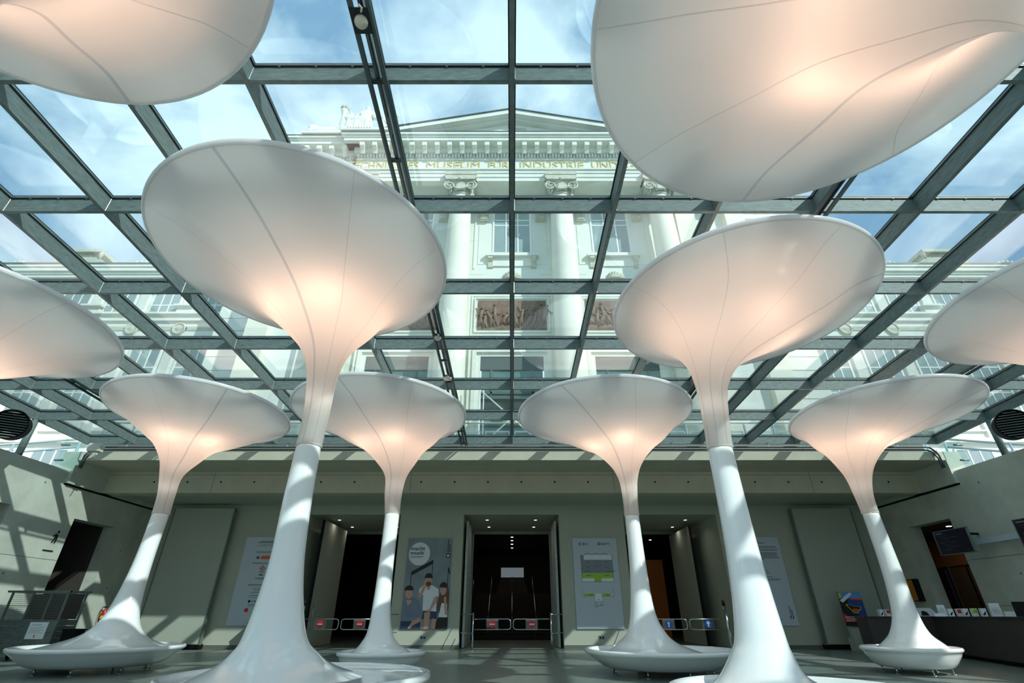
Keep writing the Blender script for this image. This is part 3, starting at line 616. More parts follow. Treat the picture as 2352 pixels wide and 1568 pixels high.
poly(q, M['pgrey'], ell(.5, .545, .05, .022, 12, 0, pi), -.001)
q.build('print', None, t); ptext('UNIQA', .40, .60, .50, .525, t, w, h_, -.001); ptext('CAS', .42, .58, .375, .392, t, w, h_, -.001, M['pgrey']); ptext('OEBB', .43, .62, .25, .27, t, w, h_, -.001)
t, w, h_ = slab('information_board', 'pale text board behind the front right trunk, small upright logo at its foot', 'sign', 9.12, 10.98, .75, 3.92, M['board'], .04)
q = MB()
for z, a, b, m in [(.94, .1, .55, 'pdark'), (.925, .1, .68, 'pdark')] + [(.885 - .0125 * i, .1, (.9, .92, .3, .93, .9, .5, .9, .9, .9, .88, .93, .92, .6)[i], 'pgrey') for i in range(13)] + [(.66, .1, .25, 'plight'), (.645, .1, .27, 'plight'), (.60, .1, .62, 'pgrey'), (.575, .1, .66, 'pgrey'), (.56, .1, .3, 'plight'), (.53, .1, .7, 'pgrey'), (.505, .1, .85, 'pgrey'), (.492, .1, .82, 'pgrey'), (.43, .15, .45, 'plight'), (.418, .15, .45, 'plight')]:
    poly(q, M[m], [(a, z), (b, z), (b, z + .006), (a, z + .006)], -.001)
poly(q, M['pdark'], [(.855, .075), (.93, .075), (.93, .105), (.855, .105)], -.001); poly(q, M['pwhite'], ell(.892, .09, .02, .010, 12), -.002)
q.build('print', None, t); ptext('technisches', .86, .89, .112, .21, t, w, h_, -.001, rot=1); ptext('museum', .9, .93, .112, .175, t, w, h_, -.001, rot=1)

# sockets
for sx, lb in ((-3.37, 'double wall socket low beneath the music poster'), (3.40, 'double wall socket low beneath the floor plan board')):
    t = thing('wall_socket', lb, 'socket', (sx, YB, .36))
    MB().box(-.11, .11, -.015, 0, -.07, .07).build('plate', M['galv'], t)
    for d in (-.05, .05): MB().disc((d, -.015, 0), .035, (0, -1, 0), 14, .004).build('outlet', M['black'], t)

# open door leaves in the side vestibules
for i, (sx, lb) in enumerate(((-7.95, 'tall grey-green door leaf standing open in the left doorway'), (8.02, 'tall grey-green door leaf standing open in the right doorway'))):
    t = thing('open_door', lb, 'door', (sx, 21.75 if sx < 0 else 23.35, 0)); sg = 1 if sx > 0 else -1
    MB().box(-.05, .05, 0, 3.1, .02, 4.62).build('leaf', M['panel'], t)
    MB().box(-.055, .055, -.03, 0, .02, 4.62).build('edge_trim', M['black'], t)
    MB().tube([(-sg * .09, .25, .9), (-sg * .09, .25, 1.5)], .015, 8).box(-.09, .09, .24, .26, .95, .98).box(-.09, .09, .24, .26, 1.42, 1.45).build('handle', M['chrome'], t)
for sx in (-1.88, 1.82):
    t = thing('open_door', 'narrow open door leaf against the %s jamb of the middle doorway' % ('left', 'right')[sx > 0], 'door', (sx, 21.9, 0))
    MB().box(-.04, .04, 0, 1.9, .02, 4.6).build('leaf', M['panel'], t); MB().box(-.045, .045, -.02, 0, .02, 4.6).build('edge_trim', M['galv'], t)

# swing gates
def gate(xc, kind, lb, hw=1.42, thick=()):
    t = thing('swing_gate', lb, 'gate', (xc, 20.5, 0), 0, 'swing gates')
    for s_ in (-1, 1):
        th_ = s_ in thick; r = .055 if th_ else .03; top = 1.42 if th_ else 1.18
        p = MB().tube([(s_ * hw, 0, 0), (s_ * hw, 0, top)], r, 16).tube([(s_ * hw, 0, 0), (s_ * hw, 0, .012)], .07, 16).build('post', M['chrome'], t)
        if th_: MB().tube([(s_ * hw, 0, top), (s_ * hw, 0, top + .16)], r + .004, 16).build('reader_cap', M['black'], p)
        for z in (1.13, .53): MB().tube([(s_ * hw, 0, z), (s_ * (hw + .5), .9, z)], .015, 8).build('side_rail', M['chrome'], t)
        a, b = s_ * (hw - .06), s_ * .05
        c = .09 * s_
        pts = [(a, 0, .98), (b + c, 0, .98), (b + c * .3, 0, .955), (b, 0, .90), (b, 0, .73), (b + c * .3, 0, .675), (b + c, 0, .65), (a, 0, .65)]
        MB().tube(pts, .016, 8).build('gate_arm', M['chrome'], t)
        pl = MB().box(s_ * .72 - .22, s_ * .72 + .22, -.006, .006, .665, .965).build('sign_plate', M['acr'], t)
        if kind == 'no':
            MB().use(M['sred']).disc((s_ * .72, -.007, .815), .125, (0, -1, 0), 28, .003).use(M['pwhite']).box(s_ * .72 - .09, s_ * .72 + .09, -.013, -.0105, .795, .835).build('no_entry_sign', None, t)
        else:
            ar = [(0, .10), (.065, .02), (.03, .02), (.03, -.09), (-.03, -.09), (-.03, .02), (-.065, .02)]
            MB().use(M['blue']).disc((s_ * .72, -.007, .815), .125, (0, -1, 0), 28, .003).use(M['pwhite']).prism([(s_ * .72 + x_, .815 + z_) for x_, z_ in ar], 'y', -.013, -.0105).build('arrow_sign', None, t)
    return t
gate(0.0, 'no', 'chrome swing gate with red no-entry signs across the middle doorway')
gate(-6.27, 'no', 'chrome swing gate with red no-entry signs across the left doorway', thick=(-1,))
gate(6.42, 'go', 'chrome swing gate with blue arrow signs across the right doorway', thick=(1,))

# ------------------------------------------------------------------ left side
t = thing('fire_extinguisher', 'red fire extinguisher hanging on the left wall behind the far left tree', 'fire extinguisher', (-15.16, 20.75, .75))
MB().loft([[(r * cos(a * pi / 12), r * sin(a * pi / 12), z) for a in range(24)] for r, z in ((.06, 0), (.09, .02), (.09, .42), (.075, .5), (.03, .55), (.03, .6))], True, True).build('cylinder', M['red'], t)
MB().loft([[(.092 * cos(a * pi / 12), .092 * sin(a * pi / 12), z) for a in range(24)] for z in (.24, .34)]).build('label_band', M['yellow'], t)
MB().box(-.02, .02, -.1, .02, .6, .64).tube([(0, -.02, .6), (-.02, -.14, .62), (-.03, -.19, .5), (-.02, -.17, .2), (0, -.13, .06)], .012, 8).build('hose', M['black'], t)
t = thing('exit_pictogram', 'small dark walking figure sign on the left concrete wall', 'sign', (-HW + .01, 17.45, 3.36))
def wp(pts): return [(a, b) for a, b in pts]
MB().prism(wp([(.02, .10), (.06, .12), (.08, 0), (.06, -.16), (.02, -.17), (.03, -.02), (-.01, -.02), (-.05, -.16), (-.09, -.15), (-.04, 0), (-.03, .08), (-.10, .02), (-.12, .05), (-.02, .13)]), 'x', 0, .012).disc((0, .04, .19), .04, (1, 0, 0), 12, .012).build('figure', M['pdark'], t)
MB().box(0, .012, -.28, .12, -.42, -.385).build('bar', M['pdark'], t)
# mesh cage trolley
t = thing('cage_trolley', 'tall galvanised mesh cage trolley with a paper notice at the left edge', 'trolley', (-14.55, 16.0, 0))
L = 1.62
for x_ in (0.0, .62, 1.15, L): MB().box(x_ - .022, x_ + .022, -.022, .022, .2 if x_ in (0, L) else .98, 1.7).build('upright', M['galv'], t)
for x_ in (0.0, L): MB().box(x_ - .022, x_ + .022, .68, .72, .2, 1.7).build('upright', M['galv'], t)
MB().box(-.15, L + .12, -.03, .03, 1.68, 1.73).box(-.15, L + .1, .67, .73, 1.68, 1.73).box(-.15, -.1, -.03, .73, 1.68, 1.73).box(L + .06, L + .11, -.03, .73, 1.68, 1.73).build('top_rail', M['galv'], t)
for i in range(5): MB().box(-.02, L + .02, -.03, -.005, .22 + i * .155, .22 + i * .155 + .145).build('slat', M['galv'], t)
for i in range(5): MB().box(-.02, L + .02, .7, .72, .22 + i * .155, .22 + i * .155 + .145).build('slat', M['galv'], t)
q = MB()
for i in range(30): q.tube([(i * L / 29, .0, 1.0), (i * L / 29, .0, 1.68)], .003, 4, False)
for i in range(14): q.tube([(0, .0, 1.0 + i * .05), (L, .0, 1.0 + i * .05)], .003, 4, False)
q.build('wire_mesh', M['galv'], t, kind='stuff')
MB().box(-.02, L + .02, 0, .7, .18, .21).build('deck', M['galv'], t)
MB().box(.05, L - .05, .68, .695, 1.0, 1.66).build('back_sheet', M['dark'], t)
for x_ in (.1, L - .1):
    for y_ in (.08, .62): MB().tube([(x_ - .02, y_, .08), (x_ + .02, y_, .08)], .08, 16).box(x_ - .03, x_ + .03, y_ - .02, y_ + .02, .08, .18).build('caster', M['black'], t)
MB().box(.9, 1.42, -.045, -.035, .52, .93).build('notice', M['pwhite'], t)
text('Zur Garderobe', .98, 1.25, .85, .875, -.045, t, M['pgrey'], depth=.001)
q = MB()
for i in range(5): q.box(.96, 1.35 - (i % 2) * .08, -.047, -.045, .66 + i * .033, .668 + i * .033)
q.build('notice_lines', M['plight'], t)
MB().box(1.14, 1.17, -.047, -.045, .55, .62).build('notice_mark', M['pred'], t)
tag(MB().prism([(-12.74, .15), (-12.40, .15), (-12.38, .72), (-12.76, .72)], 'y', 16.1, 16.45).box(-12.78, -12.36, 16.08, 16.47, .72, .76).box(-12.72, -12.42, 16.1, 16.45, 0, .15).build('waste_bin', M['black']), 'black waste bin beside the mesh trolley', 'bin')
# floodlight at the left end of the fascia
t = thing('floodlight', 'pale boxy lamp with two rods at the left end of the concrete fascia', 'lamp', (-14.35, 16.55, 6.0))
MB().loft([[(sx * a, -.2 + b_, z) for sx, b_ in ((-1, 0), (1, 0), (1, .22), (-1, .22))] for a, z in ((.2, 0), (.22, .2), (.19, .27))], True, True, smooth=False).build('housing', M['device'], t)
for a in (-.16, .16): MB().tube([(a, -.1, 0), (a - .08, -.1, -.34)], .012, 8).build('rod', M['chrome'], t)
# jet diffusers
for sg in (-1, 1):
    t = thing('air_nozzle', 'round dark louvred air outlet beside the %s roof edge' % ('left', 'right')[sg > 0], 'ventilation', (sg * 14.62, 13.55, 5.95)); q = Vector((-sg * .5, -.85, -.1)).normalized()
    rot = q.to_track_quat('Y', 'Z').to_matrix().to_4x4(); t.matrix_world = Matrix.Translation(t.location) @ rot
    MB().loft([[(r * cos(a * pi / 20), y_, r * sin(a * pi / 20)) for a in range(40)] for r, y_ in ((.40, -.45), (.43, 0), (.435, .03), (.40, .035), (.395, -.4))], False, True).build('drum', M['black'], t)
    for i in range(11):
        z = -.36 + i * .072; hwid = sqrt(max(.39 ** 2 - z * z, .002))
        MB().hexa([(-hwid, .0, z - .012), (hwid, .0, z - .012), (hwid, .03, z - .03), (-hwid, .03, z - .03)], [(-hwid, .0, z), (hwid, .0, z), (hwid, .03, z - .018), (-hwid, .03, z - .018)]).build('louvre', M['louvre'], t)
    MB().tube([(0, -.4, 0), (0, -.9, -.05)], .08, 12).build('duct', M['black'], t)

# ------------------------------------------------------------------ right side
# counter
t = thing('reception_counter', 'long dark brown reception counter in front of the right wall', 'counter', (0, 0, 0))
P = [(11.55, 18.25), (13.55, 18.05), (12.2, 13.9), (11.3, 11.0)]
for i in range(3):
    a, b = Vector(P[i] + (0,)), Vector(P[i + 1] + (0,)); d = (b - a).normalized(); n_ = Vector((-d.y, d.x, 0)); n_ = n_ if (n_.x + n_.y) > 0 else -n_
    e_ = .7
    def Q_(o0, z, o1=e_): return [a + n_ * o0 + Vector((0, 0, z)), b + n_ * o0 + Vector((0, 0, z)), b + n_ * o1 + Vector((0, 0, z)), a + n_ * o1 + Vector((0, 0, z))]
    MB().hexa(Q_(.08, .0), Q_(.08, .1)).build('kick', M['black'], t)
    MB().hexa(Q_(0, .1), Q_(0, 1.03)).build('front', M['counter'], t)
    MB().hexa(Q_(-.03, 1.03, e_ + .03), Q_(-.03, 1.07, e_ + .03)).build('worktop', M['ctop'], t)
def along(u):  # point on the counter top, u from the far end
    L_ = [(Vector(P[i]), Vector(P[i + 1])) for i in range(3)]; 
    for a, b in L_:
        l = (b - a).length
        if u <= l: return a + (b - a) * u / l
        u -= l
def leaflet(x, y, z, kind, lb, h=.21, rz_=0):
    t = thing('leaflet_stack', lb, 'leaflets', (x, y, z), rz_, 'leaflets on the counter')
    MB().loft([[(a, b_, zz) for a, b_ in ((-.075, -.04), (.05, -.04), (.075, .0), (.075, .08), (-.075, .08))] for zz in (0, h)], True, True, smooth=False).build('stack', M['pwhite'], t)
    m_ = {'w': 'pdark', 'r': 'pred', 'g': 'pgreen'}[kind]
    if kind == 'w': MB().prism([(-.06, .03), (-.01, .03), (.035, .12), (.03, .13), (-.04, .07)], 'y', -.042, -.040).build('cover_print', M[m_], t)
    else: MB().box(-.06, .045, -.042, -.040, .08, .18).build('cover_print', M[m_], t)
    return t
def px_on(px, Y): return (px - 1176) * Y / (FPX * cos(TH) + 628.5 * sin(TH))
zc = 1.07
for px, kd, Y, lb in ((2193, 'w', 16.35, 'white leaflet stack right of the pair of notice cards on the counter'), (2213, 'r', 16.3, 'red and white leaflet stack on the counter'), (2228, 'w', 16.0, 'white leaflet stack between the red and the green ones'),
                      (2249, 'g', 15.7, 'green printed leaflet stack on the counter'), (2270, 'w', 15.4, 'white leaflet stack beside the tallest notice card'), (2031, 'w', 18.35, 'white leaflet stack at the far left end of the counter'), (2046, 'r', 18.3, 'dark red leaflet stack partly behind the tree trunk')):
    leaflet(px_on(px, Y) , Y + .1, zc, kd, lb, .2, -.3 if Y < 17 else 0)
for px, Y, w_, h_, lb in ((2104, 18.0, .2, .3, 'white notice card just right of the tree trunk on the counter'), (2168, 16.5, .2, .3, 'white notice card at the left of the leaflet row'), (2160, 16.0, .26, .08, 'low white card lying before the left notice card'),
                          (2293, 15.2, .24, .32, 'tallest white notice card on the counter'), (2324, 14.9, .26, .12, 'low white card near the dark monitor on the counter')):
    t = thing('notice_card', lb, 'card', (px_on(px, Y), Y, zc), -.3 if Y < 17 else 0, 'cards on the counter')
    MB().prism([(0, 0), (.02, h_), (.026, h_), (.09, 0)], 'x', -w_ / 2, w_ / 2).build('card', M['pwhite'], t)
    if h_ > .2: 
        q = MB()
        for i in range(5): q.box(-w_ * .38, w_ * (.38 - .1 * (i % 2)), .006, .012, .07 + i * .035, .074 + i * .035, Matrix.Translation((0, -.008, 0)))
        q.build('text_lines', M['plight'], t)
t = thing('leaflet_box', 'white curved holder with dark booklet beside the tree trunk on the counter', 'holder', (px_on(2134, 18.3), 18.35, zc))
MB().loft([[(a, b_, zz) for a, b_ in ((-.28, 0), (r, 0), (r, .2), (-.28, .2))] for zz, r in ((0, .30), (.12, .27), (.2, .2), (.24, .14))], True, True, smooth=False).build('holder', M['pwhite'], t)
MB().prism([(-.2, .02), (.06, .02), (.0, .12), (-.1, .16), (-.18, .15)], 'y', -.006, -.003).build('booklet', M['pdark'], t)
t = thing('monitor', 'black monitor seen from behind at the right end of the counter', 'monitor', (px_on(2372, 14.2), 14.3, zc), -.9)
MB().prism([(0, .0), (.03, .0), (.09, .34), (.06, .34)], 'x', -.25, .25).build('screen', M['black'], t); MB().box(-.08, .08, .05, .2, 0, .02).build('stand', M['black'], t)
# screens and trunking
def screen(y, x, z, lb, ry=.09):
    t = thing('info_screen', lb, 'screen', (x, y, z), 0); t.rotation_euler = (0, 0, ry)
    MB().use(M['galv']).box(-.02, .06, -.62, .62, -.37, -.345).box(-.02, .06, -.62, .62, .345, .37).box(-.02, .06, -.62, -.595, -.37, .37).box(-.02, .06, .595, .62, -.37, .37).build('bezel', M['galv'], t)
    MB().box(-.005, .05, -.6, .6, -.35, .35).build('display', M['tv'], t)
    MB().tube([(.05, 0, .25), (.99, 0, .25)], .035, 10).box(.03, .07, -.2, .2, -.15, .15).build('bracket', M['black'], t)
    q = MB()
    for i in range(7): q.box(-.0075, -.006, .12 - .3 * (i % 2), .5 - .1 * (i % 3), .2 - i * .07, .207 - i * .07)
    q.box(-.0075, -.006, .3, .55, .26, .31); q.build('display_text', M['pgrey'], t)
screen(16.95, 14.3, 3.18, 'dark information screen hung above the counter beside the wall opening'); screen(14.0, 14.3, 3.1, 'dark information screen cut by the right picture edge')
tag(MB().box(15.1, 15.17, 10.5, 17.1, 3.1, 3.27).build('cable_trunking', M['board']), 'pale horizontal cable trunking along the right wall between the screens', 'trunking')
# things in and beside the right opening
tag(MB().box(18.55, 18.6, 21.0, 24.1, 2.9, 4.04).build('brown_wall_panel', M['brown']), 'brown panel glowing faintly inside the opening of the right wall', 'panel')
t = thing('tall_print', 'tall dark blue printed banner inside the opening of the right wall', 'banner', (18.5, 22.85, 0)); MB().box(0, .03, 0, .85, .0, 2.85).build('panel', M['pdark'], t); MB().box(-.004, 0, .02, .14, .05, 2.8).build('print', M['pblue'], t)
t = thing('inner_door', 'dim brown door with pale edge inside the opening of the right wall', 'door', (18.5, 21.9, 0)); MB().box(0, .05, 0, .8, 0, 2.85).build('leaf', M['dark'], t); MB().box(-.02, .05, .8, .86, 0, 2.88).build('edge_trim', M['galv'], t)
ld = bpy.data.lights.new('niche_lamp', 'AREA'); ld.shape = 'DISK'; ld.size = .15; ld.energy = 8; ld.color = (1, .72, .42)
lo = bpy.data.objects.new('niche_lamp', ld); COL.objects.link(lo); lo.location = (16.9, 21.2, 4.02)
tag(MB().disc((16.6, 19.6, 4.048), .09, (0, 0, -1), 12, .01).build('niche_light', M['down']), 'single small ceiling light in the soffit of the right wall opening', 'ceiling light')
t = thing('wall_leaflet_rack', 'small orange and black leaflet rack on the right wall near the corner', 'rack', (15.2, 20.6, 1.55)); MB().box(-.05, .1, -.2, .2, 0, .75).build('back', M['black'], t); MB().box(-.07, -.05, -.05, .2, .03, .72).build('front', mat('rack_orange', srgb(190, 120, 20), .5), t)
# banner stand
t = thing('banner_stand', 'colourful night event banner on a low grey stand near the counter', 'banner', (12.5, 20.35, 0))
W2 = .42
MB().box(-.36, .42, -.12, .25, .0, .42).build('base', M['panel'], t)
MB().box(-.30, .48, .05, .2, .42, .80).build('column', M['panel'], t)
MB().box(-W2, W2, 0, .03, .78, 1.84).build('print_panel', M['pdark'], t)
MB().use(M['chrome']).box(-W2 - .02, W2 + .02, -.01, .04, 1.84, 1.87).box(-W2 - .02, W2 + .02, -.01, .04, .76, .79).build('clamp_bar', M['chrome'], t)
q = MB()
def bp(m, pts, yy): q.use(m).prism([(-W2 + a * 2 * W2, .79 + b * 1.05) for a, b in pts], 'y', yy, yy - .0015)
bp(M['pblue'], [(.4, .35), (1, .25), (1, 1), (.3, 1)], -.001); bp(mat('print_sky', srgb(90, 150, 210), .5), [(.2, .82), (1, .82), (1, 1), (0, 1), (0, .9)], -.003); bp(M['porange'], [(.5, .78), (1, .76), (1, .82), (.5, .83)], -.004)
bp(M['pwhite'], [(.0, .75), (.12, .68), (.62, .95), (.52, 1.0)], -.0045); bp(M['yellow'], [(0, .98), (.1, .98), (.12, .83), (.0, .8)], -.006)
yl = [(.2, .62), (.3, .64), (.5, .58), (.85, .55), (.8, .46), (.68, .42), (.66, .36), (.5, .38), (.36, .46)]
bp(M['yellow'], yl, -.006); bp(M['pdark'], [(.5 + (a - .5) * .84 + .01, .5 + (b - .5) * .8 + .005) for a, b in yl], -.008); bp(M['porange'], [(.45, .5), (.7, .49), (.66, .42), (.5, .44)], -.0098)
bp(M['pred'], [(.0, .36), (.2, .26), (.95, .06), (1, .2), (1, 0), (0, 0)], -.0035); bp(M['pdark'], [(.0, .0), (1, 0), (.9, .1), (0, .1)], -.0055); bp(M['yellow'], [(.52, .17), (.85, .17), (.85, .27), (.52, .27)], -.006); bp(M['pdark'], [(.6, .195), (.67, .195), (.67, .245), (.6, .245)], -.008)
q.build('print', None, t)
for s_, a0, a1, b0, b1 in (('LANGE NACHT', .03, .48, .225, .262), ('DER MUSEEN', .06, .5, .165, .20), ('SAMSTAG, 1. OKTOBER', .05, .9, .105, .14)):
    text(s_, -W2 + a0 * 2 * W2, -W2 + a1 * 2 * W2, .79 + b0 * 1.05, .79 + b1 * 1.05, -.008, t, M['pwhite'], depth=.001)
# pedestals
t = thing('grey_pedestal', 'plain grey lectern box half hidden by the front left trunk', 'pedestal', (-9.45, 20.9, 0)); KM = mat('kiosk_grey', srgb(112, 124, 118), .6); MB().box(-.38, .38, 0, .45, 0, 1.0).build('body', KM, t); MB().box(-.4, .4, -.02, .47, 1.0, 1.03).build('top', KM, t)
t = thing('glass_showcase', 'glass pedestal with small dark model right of the front right trunk', 'showcase', (9.1, 19.6, 0))
MB().box(-.32, .32, 0, .5, 0, .98).build('glass_body', M['acr'], t); MB().box(-.36, .36, -.03, .53, .98, 1.0).build('top', M['cglass'], t)
MB().use(M['pgrey']).tube([(-.1, .2, 1.0), (-.06, .2, 1.18), (.05, .2, 1.22), (.14, .2, 1.1), (.2, .2, 1.02)], .035, 8).loft([[(-.06 + .09 * cos(b * pi / 6) * sin(v), .2 + .09 * sin(b * pi / 6) * sin(v), 1.2 + .08 * cos(v)) for b in range(12)] for v in (.2, .8, 1.5, 2.2, 2.9)], True, True).build('model', M['pgrey'], t)
MB().box(.12, .3, .15, .3, 1.0, 1.05).build('model_base', M['black'], t)

# roof terrace railing outside behind the roof edge
rl = thing('terrace_railing', 'pale blue-grey railing with glass panels on the terrace behind the roof edge', 'railing', (0, 19.3, 6.1))
for k in range(-14, 15):
    MB().box(k * 1.2 - .03, k * 1.2 + .03, -.03, .03, 0, 1.9).build('post', M['bluerail'], rl)
MB().tube([(-17, 0, 1.95), (17, 0, 1.95)], .035, 8).build('handrail', M['bluerail'], rl)
for k in range(-14, 14):
    x0, x1 = k * 1.2 + .1, (k + 1) * 1.2 - .1
    q = MB().use(M['bluerail']).box(x0, x1, -.015, .015, 1.55, 1.6).box(x0, x1, -.015, .015, .5, .55).box(x0, x0 + .04, -.015, .015, .55, 1.55).box(x1 - .04, x1, -.015, .015, .55, 1.55).build('panel_frame', M['bluerail'], rl)
    MB().box(x0 + .04, x1 - .04, -.006, .006, .55, 1.55).build('pane', M['cglass'], q)
for sg in (-1, 1):
    t = thing('side_railing', 'sloping tubular stair railing outside the %s roof edge' % ('left', 'right')[sg > 0], 'railing', (sg * 18.2, 20, 5))
    for dz in (0, -.35): MB().tube([(0, 0, 2.6 + dz), (sg * 3.4, -2, 1.55 + dz), (sg * 6, -3, 1.5 + dz)], .045, 8).build('rail', M['bluerail'], t)
    for u in (0, .5, 1): MB().tube([(sg * 3.4 * u, -2 * u, -.1), (sg * 3.4 * u, -2 * u, 2.6 - 1.05 * u)], .05, 8).build('post', M['bluerail'], t)

# ================================================================== THE MUSEUM BEHIND THE ROOF
mus = thing('museum_building', 'pale neoclassical museum front with columns and pediment above the glass roof', 'building', (0, 0, 0))
ST = M['stone']
def band(name, x0, x1, y0, y1, z0, z1, m=ST, par=mus): return MB().box(x0, x1, y0, y1, z0, z1).build(name, m, par)
Yw = 27.0
# portico body behind the columns
ZT = 32.7
band('portico_wall', -17, 17, Yw, 40, 6.1, 32.0, M['render'])
# central entablature
def entab(x0, x1, yf, tagn=''):
    e1 = MB().box(x0, x1, yf, Yw + .2, 28.4, 28.75).box(x0 - .04, x1 + .04, yf - .06, Yw + .2, 28.75, 29.1).box(x0 - .08, x1 + .08, yf - .12, Yw + .2, 29.1, 29.38).box(x0 - .14, x1 + .14, yf - .22, Yw + .2, 29.38, 29.5).build('architrave', ST, mus)
    band('frieze', x0, x1, yf, Yw + .2, 29.5, 30.55)
    MB().box(x0 - .06, x1 + .06, yf - .1, Yw + .2, 30.5, 30.62).box(x0 - .02, x1 + .02, yf - .04, Yw + .2, 30.62, 31.1).box(x0 - .2, x1 + .2, yf - .26, Yw + .2, 31.1, 31.2).build('bed_mould', ST, mus)
    MB().box(x0 - .9, x1 + .9, yf - .92, Yw + .3, 31.62, 31.92).box(x0 - 1.0, x1 + 1.0, yf - 1.0, Yw + .3, 31.92, 32.08).box(x0 - 1.1, x1 + 1.1, yf - 1.12, Yw + .3, 32.08, 32.3).box(x0 - .25, x1 + .25, yf - .3, Yw + .3, 31.2, 31.62).build('cornice', ST, mus)
    MB().box(x0 - 1.14, x1 + 1.14, yf - 1.16, Yw + .3, 32.3, 32.35).build('flashing', M['slate'], mus)
    n = int(round((x1 - x0) / .92)); 
    for i in range(n):
        x = x0 + (i + .5) * (x1 - x0) / n
        o = MB().box(-.17, .17, -.84, -.3, .04, .44).prism([(-.3, .04), (-.3, -.3), (-.42, -.34), (-.55, -.1), (-.8, .04)], 'x', -.15, .15).build('modillion', ST, mus, (x, yf, 31.18))
    q = MB()
    n = int((x1 - x0) / .225)
    for i in range(n): x = x0 + (i + .5) * (x1 - x0) / n; q.box(x - .07, x + .07, yf - .2, yf, 30.74, 31.06)
    q.build('dentils', ST, mus, kind='stuff')
entab(-11.5, 11.5, 25.0); entab(-16.6, -12.0, 25.3); entab(12.0, 16.6, 25.3)
# lettering on the frieze
for s_, p0, p1 in (('TECHNISCHES', 798, 962), ('MUSEUM', 979, 1103), ('F\u00dcR', 1122, 1170), ('INDUSTRIE', 1195, 1340), ('UND', 1360, 1418), ('GEWERBE', 1438, 1570)):
    x0, z0 = at(p0, 389, 25.0); x1, z1 = at(p1, 374, 25.0)
    text(s_, x0, x1, 29.66, 30.36 + (.12 if '\u00dc' in s_ else 0), 25.0, mus, M['gold'], 'gilded_lettering', extr=.05)
# pediment
PH = 2.95; PW = 12.4; PZ = 32.35
MB().prism([(-PW + .8, PZ), (PW - .8, PZ), (0, PZ + PH - .3)], 'y', 25.0, 27.4).build('tympanum', ST, mus)
for sg in (-1, 1):
    pts = [(sg * PW, PZ), (sg * (PW - 1.7), PZ), (0, PZ + PH - .45), (0, PZ + PH)]
    MB().prism(pts, 'y', 24.15, 27.4).build('raking_cornice', ST, mus)
    pts = [(sg * (PW - 1.7), 32.36), (sg * (PW - 2.4), 32.36), (0, PZ + PH - .62), (0, PZ + PH - .44)]
    MB().prism(pts, 'y', 24.6, 27.4).build('raking_mould', ST, mus)
    MB().prism([(sg * (PW + .1), 32.38), (sg * PW, 32.36), (0, PZ + PH), (0, PZ + PH + .07)], 'y', 24.05, 27.45).build('flashing', M['slate'], mus)
for z in (32.95, 33.55, 34.15, 34.6):
    hw = (PW - 2.2) * (1 - (z - PZ) / (PH - .55)) - .3
    if hw > .3:
        n = max(1, int(hw / .8))
        for i in range(-n, n):
            MB().box(i * hw / n + .015, (i + 1) * hw / n - .015, 24.96, 25.02, z - .58 if z < 34.5 else z - .44, z - .015).build('stone_block', M['stone'] if (i + int(z * 3)) % 3 else M['stone2'], mus)
for x in (-3.35, 3.0):
    MB().prism([(x + .55 * cos(t * pi / 12), PZ + .5 * sin(t * pi / 12)) for t in range(13)], 'y', 24.3, 24.8).prism([(x + .4 * cos(t * pi / 12), PZ + .36 * sin(t * pi / 12)) for t in range(13)], 'y', 24.2, 24.3).build('shell_ornament', M['stone2'], mus)
